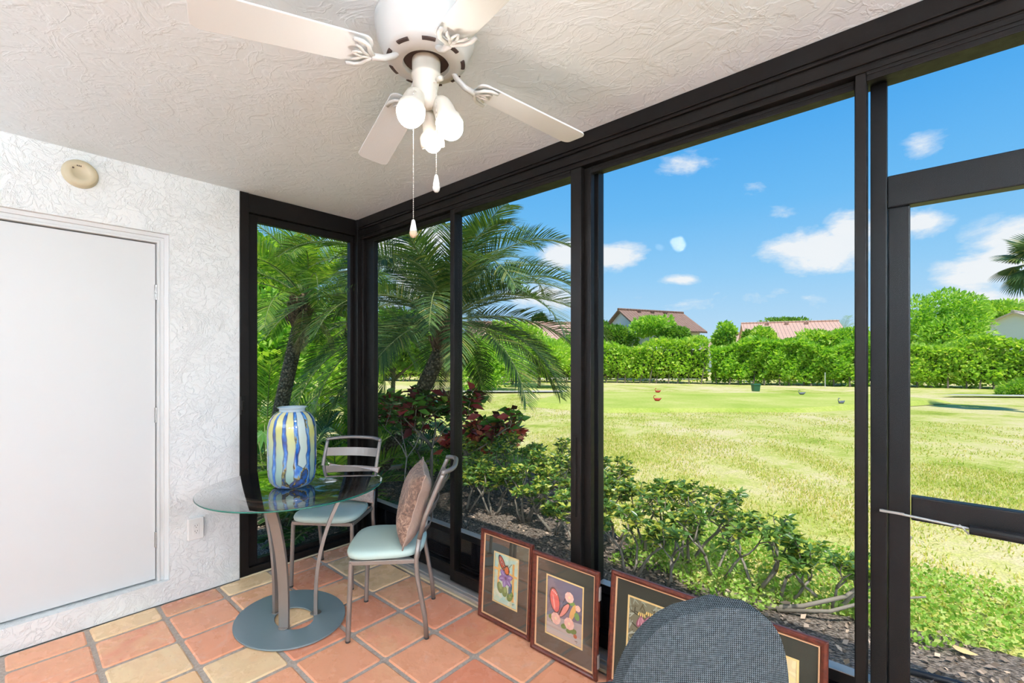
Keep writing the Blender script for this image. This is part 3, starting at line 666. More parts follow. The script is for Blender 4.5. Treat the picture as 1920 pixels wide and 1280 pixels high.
# ================================================================ FRAMED PICTURES
PAL = {}
def pm(c):
    if c not in PAL: PAL[c] = mat('pastel_%d' % len(PAL), c, .85, spec=.1)
    return PAL[c]
def blob(cx, cz, rx, rz_, ang=0, n=20, p=2, wob=0, seed=0):
    r_ = random.Random(seed); ph = r_.random()*6
    o = []
    for k in range(n):
        a = 2*PI*k/n; rr = 1+wob*math.sin(5*a+ph)
        x = rx*math.cos(a)*rr; z = rz_*math.sin(a)*rr
        if p == 'petal': x = rx*math.cos(a)*(1-.45*math.sin(a)) ; z = rz_*math.sin(a)
        o.append((cx+x*math.cos(ang)-z*math.sin(ang), cz+x*math.sin(ang)+z*math.cos(ang)))
    return o
def art(shapes, bg, w, h):
    mats = [pm(bg)]; mb = MB(); mb.quad((-w/2,0,-h/2),(w/2,0,-h/2),(w/2,0,h/2),(-w/2,0,h/2)); y = 0
    for c, poly in shapes:
        y -= .00012; m_ = pm(c)
        if m_ not in mats: mats.append(m_)
        poly = [(max(-w/2, min(w/2, a)), max(-h/2, min(h/2, b))) for a, b in poly]
        mb.add([(a, y, b) for a, b in poly], [tuple(range(len(poly)))], mats.index(m_))
    return mb, mats
def scribble(shapes, rnd, w, h, cols, n, l=.03):
    for _ in range(n):
        x, z = rnd.uniform(-w/2, w/2), rnd.uniform(-h/2, h/2); shapes.append((rnd.choice(cols), blob(x, z, l*rnd.uniform(.5,1.4), l*.3, rnd.uniform(0,3.1), 8)))
def shapes1():
    w, h = .17, .26; r_ = random.Random(1); s = []
    scribble(s, r_, w, h, [(.62,.75,.55),(.75,.80,.62),(.50,.70,.58),(.70,.72,.45)], 60)
    s += [((.80,.42,.12), [(-.062,-.05),(-.048,-.05),(-.044,.125),(-.056,.125)]), ((.80,.42,.12), [(.048,-.10),(.062,-.10),(.060,.10),(.047,.10)]), ((.82,.46,.14), [(-.083,.040),(.080,.028),(.080,.040),(-.083,.053)])]
    for x, z, a in ((-.04,-.05,.3),(-.005,-.06,0),(.035,-.075,-.5)): s.append(((.14,.22,.06), blob(x, z, .020, .030, a))); s.append(((.30,.38,.12), blob(x+.004, z+.008, .010, .016, a)))
    s.append(((.05,.14,.20), blob(.035,-.035,.012,.030,-.2)))
    for k in range(6):
        a = 2*PI*k/6+.3; s.append(((.20,.12,.32) if k % 2 else (.28,.18,.42), blob(.0+.028*math.cos(a), .012+.028*math.sin(a), .017, .026, a-PI/2, p='petal')))
        s.append(((.45,.34,.60), blob(.0+.032*math.cos(a), .012+.032*math.sin(a), .004, .016, a-PI/2)))
    s.append(((.08,.04,.12), blob(0,.012,.009,.009)))
    s.append(((.03,.015,.01), blob(-.030,.085,.020,.045,.55))); s.append(((.50,.08,.03), blob(-.029,.084,.015,.038,.55)))
    s.append(((.03,.015,.01), blob(.006,.055,.020,.026,.2))); s.append(((.70,.16,.04), blob(.006,.055,.015,.020,.2)))
    for k in range(4): s.append(((.85,.55,.40), blob(-.044+.012*k, .10-.011*k, .003, .007, .5)))
    for k in range(3): s.append(((.03,.015,.01), blob(-.036+.012*k, .095-.014*k, .0015, .018, 1.1)))
    s.append(((.02,.015,.01), blob(-.008,.068,.003,.030,-1.0)))
    for a in (-.5,-.8): s.append(((.02,.015,.01), blob(.032,.085,.0009,.018,a)))
    s.append(((.06,.08,.05), blob(.060,-.108,.010,.0015,.2))); s.append(((.06,.08,.05), blob(.058,-.114,.007,.0012,.1)))
    return s, (.55,.74,.62), w, h
def shapes2():
    w, h = .205, .275; r_ = random.Random(2); s = []
    s.append(((.42,.36,.34), [(-w/2,-h/2),(w/2,-h/2),(w/2,-.03),(-w/2,-.055)])); s.append(((.55,.45,.40), [(-w/2,-h/2),(w/2,-h/2),(w/2,-.10),(-w/2,-.085)]))
    scribble(s, r_, w, h*.3, [(.14,.12,.16),(.18,.16,.22)], 10)
    for x, z in ((-.075,-.055),(-.06,-.065),(.0,-.075),(.03,-.085),(.055,-.08)): s.append(((.10,.20,.04), blob(x, z, .018, .012, .4)))
    s.append(((.45,.12,.05), blob(.065,-.098,.010,.010)))
    s.append(((.72,.38,.12), blob(.048,.005,.013,.045,-.35))); s.append(((.18,.30,.08), blob(.040,.045,.020,.010,.2))); s.append(((.18,.30,.08), blob(.072,-.005,.014,.018,.3)))
    s.append(((.05,.02,.02), blob(-.058,.030,.031,.060,.22))); s.append(((.72,.12,.10), blob(-.057,.029,.026,.054,.22))); s.append(((.86,.36,.30), blob(-.062,.02,.005,.035,.2)))
    for k in range(4): s.append(((.92,.72,.66), blob(-.07+.008*k, .072-.004*k, .0025, .004, .2)))
    s.append(((.05,.02,.02), blob(.0,.0,.016,.050,-.62))); s.append(((.80,.28,.22), blob(.0,.0,.012,.045,-.62)))
    s.append(((.02,.015,.01), blob(-.018,-.01,.0022,.042,-.42))); 
    for a in (-.35,-.55): s.append(((.02,.015,.01), blob(-.002,.045,.0008,.022,a)))
    for cx, cz, r0 in ((-.048,-.055,.027),(.030,-.052,.027),(.028,.070,.024),(.078,.035,.014)):
        for k in range(9):
            a = 2*PI*k/9; s.append(((.86,.45,.36) if k % 2 else (.90,.56,.46), blob(cx+r0*.55*math.cos(a), cz+r0*.55*math.sin(a), r0*.5, r0*.5)))
        s.append(((.88,.50,.40), blob(cx, cz, r0*.65, r0*.65))); s.append(((.92,.72,.40), blob(cx, cz, r0*.25, r0*.25)))
    s.append(((.02,.015,.01), blob(.072,-.118,.009,.0014,.1))); s.append(((.02,.015,.01), blob(.074,-.124,.004,.001,0)))
    return s, (.17,.15,.20), w, h
def shapes3():
    w, h = .22, .30; r_ = random.Random(3); s = []
    for _ in range(170):
        x, z = r_.uniform(-w/2, w/2), r_.uniform(-h/2, h/2); e_ = max(abs(x)/(w/2), abs(z)/(h/2))
        c = r_.choice([(.46,.46,.36),(.34,.35,.26)]) if e_ > .86 else r_.choice([(.13,.11,.06),(.18,.15,.09),(.09,.08,.05)])
        s.append((c, blob(x, z, .022, .003, r_.uniform(0,3.1), 8)))
    for cx, cz, a0 in ((-.05,.062,.1),(-.015,.075,-.15),(.03,.03,.1)):
        for k in range(3):
            a = a0+(k-1)*.4; s.append(((.30,.10,.14), blob(cx+.010*(k-1), cz, .009, .028, a, p='petal'))); s.append(((.62,.30,.34), blob(cx+.010*(k-1), cz, .005, .022, a)))
        for k in range(4): s.append(((.85,.60,.20), blob(cx-.014+.009*k, cz+.030, .003, .009, .2*k-.3)))
    s.append(((.12,.22,.06), blob(-.03,-.02,.006,.06,.1))); s.append(((.12,.22,.06), blob(.0,-.06,.03,.012,.4)))
    return s, (.22,.20,.13), w, h
def shapes4():
    w, h = .22, .28; r_ = random.Random(4); s = []
    scribble(s, r_, w, h, [(.80,.66,.32),(.76,.62,.34),(.84,.70,.40)], 50)
    s.append(((.30,.16,.12), blob(.015,-.045,.030,.040,.2))); s.append(((.50,.48,.52), blob(.016,-.045,.025,.034,.2))); s.append(((.40,.20,.16), blob(.022,-.050,.012,.018,.2)))
    s.append(((.30,.16,.12), blob(-.045,-.02,.035,.050,-.3))); s.append(((.48,.46,.54), blob(-.045,-.02,.029,.043,-.3)))
    s.append(((.14,.26,.08), blob(-.02,-.09,.04,.014,.2)))
    return s, (.80,.66,.36), w, h
def picture(xl, xr, yb, yt, ytw, h, art_, label, rzoff=0):
    w = xr-xl; e = empty('framed_picture', ((xl+xr)/2, yb, .0015)); tilt = math.asin(min(.9, (yt-yb)/h)); e.rotation_euler = (-tilt, 0, rzoff)
    tag(e, label, 'framed picture', 'butterfly pastels in cherry frames along the window')
    fw_ = .024; mb = MB()
    # mitred profile swept round
    def ringprof(profile, mbx):
        cs = [(-1,0),(1,0),(1,1),(-1,1)]; vs = []
        for ins, yy in profile:
            vs += [(-w/2+ins, yy, ins), (w/2-ins, yy, ins), (w/2-ins, yy, h-ins), (-w/2+ins, yy, h-ins)]
        k = len(profile); fs = []
        for i in range(k):
            j = (i+1) % k
            for c in range(4): d = (c+1) % 4; fs.append((i*4+c, i*4+d, j*4+d, j*4+c))
        mbx.add(vs, fs)
    ringprof([(0,.0),(0,-.014),(.004,-.019),(.012,-.020),(.019,-.016),(.024,-.010),(.024,0)], mb); mb.build('frame', M['cherry'], e, smooth=False, bevel=.001, seg=1)
    mb = MB(); ringprof([(.024,-.001),(.024,-.0105),(.0275,-.0105),(.030,-.006),(.030,-.001)], mb); mb.build('gilt_fillet', M['gold'], e)
    s, bg, aw, ah = art_; cz = h/2+.003
    mb = MB()  # mat board with opening
    a, b = aw/2+.007, ah/2+.007; W2 = w/2-.028; z0, z1 = .028, h-.028; yy = -.0045
    P = [(-W2,yy,z0),(W2,yy,z0),(W2,yy,z1),(-W2,yy,z1),(-a,yy,cz-b),(a,yy,cz-b),(a,yy,cz+b),(-a,yy,cz+b)]
    mb.add(P, [(0,1,5,4),(1,2,6,5),(2,3,7,6),(3,0,4,7)]); mb.build('mat_board', M['matboard'], e)
    mb = MB(); a2, b2 = aw/2-.001, ah/2-.001; y2 = -.0035
    P = [(-a-.001,y2,cz-b-.001),(a+.001,y2,cz-b-.001),(a+.001,y2,cz+b+.001),(-a-.001,y2,cz+b+.001),(-a2,y2,cz-b2),(a2,y2,cz-b2),(a2,y2,cz+b2),(-a2,y2,cz+b2)]
    mb.add(P, [(0,1,5,4),(1,2,6,5),(2,3,7,6),(3,0,4,7)]); mb.build('mat_edge', M['matyellow'], e)
    # artwork sits just behind the edge strip
    y3 = -.0005-.00012*len(s); mbx, mats = art(s, bg, aw, ah); scale = .0026/(.00012*len(s)+1e-6)
    mbx.v = [(x, -.0006+yv*min(1, scale), z+cz) for x, yv, z in mbx.v]; o = mbx.build('artwork', mats, e)
    mb = MB(); mb.quad((-W2,-.0062,z0),(W2,-.0062,z0),(W2,-.0062,z1),(-W2,-.0062,z1)); mb.build('glazing', M['pglass'], e)
    mb = MB(); mb.box((-w/2+.006,.0003,.006),(w/2-.006,.003,h-.006)); mb.build('backing', M['matboard'], e)
    return e
H_ = .489
picture(1.492, 1.872, -.098, -.070, 0, H_, shapes1(), 'cherry-framed picture of a red butterfly on a purple flower, leftmost on the floor')
p2 = picture(1.900, 2.285, -.128, -.106, 0, H_-.004, shapes2(), 'cherry-framed picture of a pink butterfly among pink blossoms, leaning on the window')
p3 = picture(2.316, 2.716, -.098, -.050, 0, H_+.004, shapes3(), 'cherry-framed picture with tulips on a dark ground, half hidden by the knit chair')
picture(2.735, 3.138, -.098, -.050, 0, H_+.004, shapes4(), 'cherry-framed yellow picture rightmost on the floor, mostly hidden by the knit chair')
for z in (.36, .06):
    mb = MB(); mb.box((.1935,-.014,z),(.1975,.0,z+.06)); mb.tube([(.196,-.0135,z),(.196,-.0135,z+.06)], .003, 8); mb.build('hinge', M['screw'], p2)
# ================================================================ GARDEN
# lawn: one wide ground with gentle swells
def lawn_z(x, y): return GZ - .0006*max(0, y-12)*0 + .05*math.sin(x*.25+1)*math.sin(y*.2)*min(1, max(0, (y-3)/6))
gx = np.concatenate([np.linspace(-60,-14,24), np.linspace(-13,12,51), np.linspace(13,50,20)]); gy = np.concatenate([np.linspace(-30,-1,10), np.linspace(.0,26,53), np.linspace(28,75,20)])
vs = [(x, y, lawn_z(x, y)) for y in gy for x in gx]; nx = len(gx)
fs = [(j*nx+i, j*nx+i+1, (j+1)*nx+i+1, (j+1)*nx+i) for j in range(len(gy)-1) for i in range(nx-1) if not (gx[i] > -.2 and gx[i+1] < 6.6 and gy[j+1] < .1)]
o = npmesh('lawn', vs, fs, M['lawn'], smooth=True); struct(o)
# slab edge under the room
mb = MB(); mb.box((-.2, YB, GZ-.3), (XR+.1, .175, -.041)); struct(mb.build('foundation_slab', M['kerb']))
# mown tee strip further out
def strip(name, pts, z, m):
    mb = MB(); mb.add([(x, y, z) for x, y in pts], [tuple(range(len(pts)))]); o = mb.build(name, m); bm = bmesh.new(); bm.from_mesh(o.data); bmesh.ops.triangulate(bm, faces=bm.faces); bm.to_mesh(o.data); bm.free(); return struct(o)
tee = [ground(1060,22.0), ground(1230,21.5), ground(1420,20.9), ground(1640,20.2), ground(1760,17.5), ground(1500,14.2), ground(1150,14.2), ground(1000,16.5)]
mb = MB(); top = [(x, y, GZ+.13) for x, y in tee]; cx = sum(p[0] for p in tee)/8; cy = sum(p[1] for p in tee)/8
bot = [(cx+(x-cx)*1.06, cy+(y-cy)*1.06, GZ-.02) for x, y in tee]
mb.add(top+bot, [tuple(range(8))]+[(i,(i+1)%8,(i+1)%8+8,i+8) for i in range(8)]); struct(mb.build('tee_mound', M['teelawn'], smooth=False))
strip('cart_path', [ground(1765,20.4), ground(1960,19.6), ground(2300,18.5), ground(2300,19.3), ground(1960,20.4), ground(1790,20.9)], GZ+.07, M['path'])
strip('cart_path', [ground(820,22.5), ground(1062,22.6), ground(1062,23.6), ground(820,23.6)], GZ+.07, M['path'])
bed = [(8,.1),(8,1.8),(5.6,1.75),(4.2,1.62),(3.4,1.58),(2.7,1.35),(2.1,1.30),(1.5,1.62),(.9,2.15),(.3,2.7),(-.6,3.0),(-1.5,3.1),(-2.2,2.9),(-2.3,1.9),(-2.5,1.3),(-4,1.4),(-7,1.5),(-9,.5),(-9,-6),(-.15,-6),(-.15,.1)]
mb = MB(); mb.add([(x+.05*math.sin(7*y+3*x), y, GZ+.055) for x, y in bed], [tuple(range(len(bed)))]); o = mb.build('mulch_bed', M['mulch'])
struct(o); bm = bmesh.new(); bm.from_mesh(o.data); bmesh.ops.triangulate(bm, faces=bm.faces); bm.to_mesh(o.data); bm.free()
BZ = GZ+.055
def inbed(x, y):
    c = False; n_ = len(bed); j = n_-1
    for i in range(n_):
        if (bed[i][1] > y) != (bed[j][1] > y) and x < (bed[j][0]-bed[i][0])*(y-bed[i][1])/(bed[j][1]-bed[i][1])+bed[i][0]: c = not c
        j = i
    return c
mb = MB()
kp = [(-2.28,1.25),(-2.22,1.7),(-2.15,2.2),(-1.95,2.7),(-1.6,3.1)]
mb.bar([(x, y, BZ+.01) for x, y in kp], .07, .09, (0,0,1)); o = mb.build('garden_edging', M['kerb'], bevel=.01); tag(o, 'pale concrete edging strip curving along the bed behind the chairs', 'edging')

def leaves(name, pos, nrm_dir, size, m, parent=None, aspect=.45, jitter=1.0, fold=.25, curl=0):
    """one folded leaf per row: pos (N,3), nrm_dir (N,3) growth directions"""
    N_ = len(pos); d = nrm_dir+rng.normal(size=(N_,3))*jitter*.5; d /= np.linalg.norm(d, axis=1, keepdims=True)+1e-9
    up = rng.normal(size=(N_,3)); up[:,2] += 1.0; s_ = np.cross(d, up); s_ /= np.linalg.norm(s_, axis=1, keepdims=True)+1e-9
    nn = np.cross(s_, d); L = size*(.6+.8*rng.random((N_,1))); W = L*aspect
    p0 = pos; p1 = pos+d*L*.45+s_*W*.5+nn*L*fold*.3; p2 = pos+d*L-nn*L*curl; p3 = pos+d*L*.45-s_*W*.5+nn*L*fold*.3
    v = np.stack([p0,p1,p2,p3], 1).reshape(-1,3); b = np.arange(N_)[:,None]*4
    f = np.concatenate([b+np.array([[0,1,2]]), b+np.array([[0,2,3]])], 1).reshape(-1,3)
    return npmesh(name, v, f, m, parent)
def cloud(n_, c, r, shell_=.55, bumps=9, seed=0):
    """points near the surface of a lumpy ellipsoid; returns pos, outward dir"""
    rg = np.random.default_rng(seed); d = rg.normal(size=(n_,3)); d /= np.linalg.norm(d, axis=1, keepdims=True)
    bc = rg.normal(size=(bumps,3)); bc /= np.linalg.norm(bc, axis=1, keepdims=True)
    k = np.max(d @ bc.T, axis=1); rad = .72+.28*np.clip((k-.6)/.4, 0, 1)
    rad *= (shell_+(1-shell_)*rg.random(n_)**.5)
    p = d*rad[:,None]*np.array(r)+np.array(c); return p, d
def blocker(c, r, m, parent, name='inner_growth'):
    pass
def tree(name, label, cat, x, y, zc, r, n_, ls, m, trunk=True, group=None, seed=0, lobes=6, z0=GZ):
    e = empty(name, (x, y, z0)); tag(e, label, cat, group); rg = np.random.default_rng(seed+100)
    P, D = [], []
    for k in range(lobes):
        a = rg.random()*6.28; q = .55*math.sqrt(rg.random()); c = (math.cos(a)*q*r[0], math.sin(a)*q*r[1], zc-z0+(rg.random()-.45)*r[2]*1.0)
        f = .5+.25*rg.random(); p, d = cloud(n_//lobes, c, (r[0]*f, r[1]*f, r[2]*f), .6, 8, seed*31+k); P.append(p); D.append(d)
    leaves('foliage', np.concatenate(P), np.concatenate(D)+np.array([0,0,.2]), ls, m, e)
    if trunk:
        mb = MB(); mb.tube([(0,0,0),(.03*r[0],.02,(zc-z0)*.45),(0,.0,(zc-z0)*.9)], [.05*r[2]+.03,.04*r[2]+.02,.02*r[2]+.01], 10)
        for k in range(7):
            a = k*.9+seed; q = (zc-z0)*(.35+.05*k); mb.tube([(0,0,q),(math.cos(a)*r[0]*.4, math.sin(a)*r[1]*.4, q+r[2]*.45),(math.cos(a)*r[0]*.65, math.sin(a)*r[1]*.65, q+r[2]*.7)], [.02*r[2]+.01,.012*r[2]+.005,.004], 6)
        mb.build('trunk', M['bark'], e, smooth=True)
    return e
# clipped hedge beyond the lawn
def hedge(pts, depth_, h, n_, label, m, seed, ls=.26, wave=.25):
    rg = np.random.default_rng(seed); P, D = [], []
    A = [np.array(p) for p in pts]; x0, y0 = A[0]; e = empty('hedge', (x0, y0, GZ)); tag(e, label, 'hedge')
    Ls = [np.linalg.norm(A[i+1]-A[i]) for i in range(len(A)-1)]; T = sum(Ls)
    for i in range(len(A)-1):
        k = int(n_*Ls[i]/T); t = rg.random(k); base = A[i]+(A[i+1]-A[i])*t[:,None]; dr = (A[i+1]-A[i])/Ls[i]; nr = np.array([dr[1], -dr[0]])
        if nr @ (np.array([CAM.x, CAM.y])-A[i]) < 0: nr = -nr
        s = rg.random(k); hh = h*(1+.10*np.sin(base[:,0]*.9+seed)+.06*np.sin(base[:,0]*2.3))
        face = s < .68; z = np.where(face, rg.random(k)**.8*hh, hh*(.93+.12*rg.random(k)))
        dep = np.where(face, wave*(np.sin(base[:,0]*2.1+z*1.9)+np.sin(base[:,0]*5.3-z*3.1))*.4-rg.random(k)**2*.5, -rg.random(k)*depth_)
        low = np.clip(1-z/(h*.28), 0, 1); dep = dep-low*.5
        keep = (rg.random(k) > low*.75)
        q = base+nr*dep[:,None]; p = np.stack([q[:,0]-x0, q[:,1]-y0, z], 1); d = np.stack([nr[0]*.8+0*z, nr[1]*.8+0*z, np.where(face,.35,1.)], 1)
        P.append(p[keep]); D.append(d[keep])
    leaves('foliage', np.concatenate(P), np.concatenate(D), ls, m, e, aspect=.6, jitter=1.3)
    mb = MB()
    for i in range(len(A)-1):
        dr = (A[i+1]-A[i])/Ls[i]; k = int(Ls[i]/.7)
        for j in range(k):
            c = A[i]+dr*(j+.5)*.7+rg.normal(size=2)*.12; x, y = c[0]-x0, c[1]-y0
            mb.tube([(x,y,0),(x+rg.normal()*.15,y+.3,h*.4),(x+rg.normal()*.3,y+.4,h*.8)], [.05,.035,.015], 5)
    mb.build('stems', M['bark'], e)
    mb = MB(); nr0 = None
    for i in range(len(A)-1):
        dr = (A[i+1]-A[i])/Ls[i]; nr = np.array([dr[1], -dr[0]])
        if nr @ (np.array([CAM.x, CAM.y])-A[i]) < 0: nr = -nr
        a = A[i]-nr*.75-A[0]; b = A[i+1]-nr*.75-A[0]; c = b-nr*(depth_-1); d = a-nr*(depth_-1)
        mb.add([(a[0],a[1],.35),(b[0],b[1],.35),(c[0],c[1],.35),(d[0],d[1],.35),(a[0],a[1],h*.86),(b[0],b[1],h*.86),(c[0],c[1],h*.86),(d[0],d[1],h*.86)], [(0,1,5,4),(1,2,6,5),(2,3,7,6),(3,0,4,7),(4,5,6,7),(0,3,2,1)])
    mb.build('inner_core', M['darkcore'], e)  # solid dark block filling the hedge behind its leaves
    return e
M['darkcore'] = mat('hedge_interior', (.03,.045,.018), .95); n = N(M['darkcore']); v = n.coord(); n.col(n.ramp(n.noise(v, 3, 5, .7), [(.4,(.015,.03,.01)),(.6,(.08,.11,.04))]))
hedge([ground(560,37), ground(900,35), ground(1330,31)], 2.2, 2.75, 26000, 'long clipped green hedge across the far side of the lawn, left of the low roofs', M['hedge'], 3)
hedge([ground(1335,31), ground(1640,27.5)], 2.4, 2.6, 17000, 'tall loose bright hedge in the centre right, before the pink-roofed house', M['hedge2'], 5, wave=.5)
hedge([ground(1650,27.5), ground(1960,24.5), ground(2250,23)], 2.2, 2.45, 18000, 'green hedge at the right end of the lawn behind the screen door', M['hedge'], 8)
# bushes topping the hedge
bush = [(1160,37,3.9,(1.6,1.2,1.3),'leafy shrub rising above the hedge at the left gable of the white house',M['treeleaf']),
 (1225,35,4.2,(2.0,1.3,1.0),'broad green shrub above the hedge under the brown tiled roof',M['hedge2']),
 (1270,34,3.5,(1.5,1.1,.9),'low green shrub above the hedge, before the white house wall',M['treeleaf']),
 (1120,38,3.6,(1.2,1.2,1.5),'thin upright shrub above the hedge left of the white house',M['treeleaf']),
 (1360,35,3.7,(.9,.8,.9),'small feathery shrub above the hedge right of the white house',M['hedge2']),
 (1408,35,3.5,(.9,.8,.7),'small pale shrub above the hedge before the pink roof',M['treeleaf']),
 (1430,33.5,3.3,(.9,.8,.9),'small bright shrub in the tall hedge, before the middle of the pink roof',M['hedge']),
 (1530,31,3.0,(1.5,1.1,.8),'bright rounded shrub topping the tall hedge, before the pink gable',M['hedge']),
 (1590,30,3.0,(1.1,1.0,.9),'bright shrub at the right end of the tall hedge',M['hedge2'])]
for i, (px, d, zc, r, lab, m) in enumerate(bush):
    x, y = ground(px, d); tree('garden_shrub', lab, 'shrub', x, y, zc-.4, r, 3800, .26, m, False, 'shrubs above the hedge', seed=20+i)
x, y = ground(1768,33); tree('tree', 'rounded green tree above the hedge right of the dark door post', 'tree', x, y, 4.1, (2.7,2.4,2.4), 14000, .26, M['hedge2'], seed=41, lobes=11)
x, y = ground(1835,45); tree('tree', 'low bushy tree between the rounded tree and the pale roof', 'tree', x, y, 3.6, (1.8,1.6,1.3), 5000, .28, M['treeleaf'], seed=42)
x, y = ground(1905,46); tree('tree', 'pale wide tree behind the pale roof at the right edge', 'tree', x, y, 6.1, (4.2,2.6,1.6), 9000, .36, M['hedge'], seed=43)
x, y = ground(1470,75); tree('tree', 'distant flat-topped grey-green tree behind the pink roof', 'tree', x, y, 6.9, (5.5,3,1.4), 6000, .5, M['treeleaf'], seed=44)
x, y = ground(1020,51); tree('tree', 'dark tree beyond the hedge at the tips of the palm fronds', 'tree', x, y, 5.2, (1.6,1.6,1.6), 5000, .3, M['darkleaf'], seed=45)
x, y = ground(1915,21.5); tree('garden_shrub', 'low bright yellow-green shrub on the lawn at the right edge', 'shrub', x, y, .15, (.9,.7,.42), 3500, .13, M['treeyellow'], False, seed=46)
# trees behind the palms on the left, seen through the corner windows
left = [(478,13,3.9,(1.7,1.8,2.0),12000,.22,M['treeyellow'],'bright yellow-green tree filling the top of the left corner window'),
 (600,17,2.3,(2.0,2.0,1.3),8000,.22,M['treeyellow'],'yellow-green tree behind the fronds of the small palm'),
 (480,10,1.6,(1.6,1.6,1.3),8000,.20,M['hedge2'],'mid-green bush behind the small palm trunk at the left'),
 (735,18,1.9,(2.6,1.6,1.5),9000,.22,M['treeleaf'],'dark green bush behind the leaning palm trunk'),
 (640,17,1.5,(2.2,1.8,1.3),7000,.20,M['hedge2'],'green bush seen between the corner post and the small palm'),
 (905,25,1.3,(2.6,1.8,1.5),8000,.22,M['hedge2'],'rounded green bush beyond the leaning palm, over the red shrub'),
 (1010,27,1.5,(2.4,1.6,1.4),8000,.22,M['hedge'],'bright green bush on the lawn edge right of the leaning palm'),
 (960,31,2.6,(3.0,1.6,1.7),8000,.24,M['hedge'],'taller light green bush behind the rounded ones right of the palm')]
for i, (px, d, zc, r, n_, ls, m, lab) in enumerate(left):
    x, y = ground(px, d); tree('garden_tree', lab, 'tree', x, y, zc, r, n_, ls, m, True, seed=60+i, lobes=8)

# houses beyond the hedge
def house(px, d, yaw, L_, W_, hw, hr, rm, label, hip=False, eave=.5, windows=True):
    x, y = ground(px, d); e = empty('house', (x, y, GZ), yaw); tag(e, label, 'house')
    mb = MB(); mb.box((-L_/2,-W_/2,0),(L_/2,W_/2,hw))
    if not hip:
        for s_ in (-1,1): mb.add([(s_*(L_/2-.02),-W_/2,hw),(s_*(L_/2-.02),W_/2,hw),(s_*(L_/2-.02),0,hr-.12)],[(0,1,2)])
    mb.build('walls', M['housewall'], e)
    mb = MB(); a, b = L_/2+eave*.7, W_/2+eave; dz = eave*(hr-hw)/(W_/2)
    k = W_*.5 if hip else 0
    zb = hw-dz
    top = [(-a+k,0,hr),(a-k,0,hr)]; low = [(-a,-b,zb),(a,-b,zb),(a,b,zb),(-a,b,zb)]; t_ = .14
    vs = low+top+[(p[0],p[1],p[2]-t_) for p in low+top]
    mb.add(vs, [(0,1,5,4),(2,3,4,5),(1,2,5),(3,0,4)] if hip else [(0,1,5,4),(2,3,4,5)]); mb.add(vs, [(6,7,11,10),(8,9,10,11),(0,1,7,6),(2,3,9,8),(0,6,10,4),(3,9,10,4),(1,7,11,5),(2,8,11,5)])
    rf_ = mb.build('roof', rm, e)
    mb = MB(); mb.tube([(-a+k,0,hr+.02),(a-k,0,hr+.02)], .11, 8)
    for q in range(3): mb.box((-a*.5+q*a*.4,-W_*.08,hr-.28),(-a*.5+q*a*.4+.35,-W_*.05,hr-.05))
    mb.build('ridge_cap', rm, rf_)
    if windows:
        for q in (.72,):
            mb = MB(); mb.box((L_*q/2-.6,-W_/2-.03,1.0),(L_*q/2+.6,-W_/2+.02,2.2)); w = mb.build('window', M['darkwin'], e)
    return e
M['darkwin'] = mat('dark_window', (.03,.03,.035), .2)
house(1222, 40.5, YAW+.42, 6.6, 4.6, 4.45, 5.98, M['roof_brown'], 'white house with a brown tiled gable roof above the hedge')
house(1478, 47, YAW-.38, 8.0, 8, 3.6, 5.55, M['roof_pink'], 'house with a long low pink tiled roof, right of the white house')
house(1385, 66, YAW+.0, 10, 7, 3.4, 5.6, M['roof_pink'], 'low house with a small pink hipped roof between the two larger roofs', hip=True)
house(1945, 38, YAW+.5, 11, 8, 3.3, 5.4, M['roof_pale'], 'house with a pale tiled roof at the right edge')
house(975, 42, YAW+.1, 9, 6, 3.4, 5.1, M['roof_pink'], 'house with a pinkish roof hidden behind the leaning palm')
house(655, 41, YAW+.1, 8, 6, 2.9, 4.5, M['roof_pink'], 'house with a pink roof glimpsed behind the small palm')

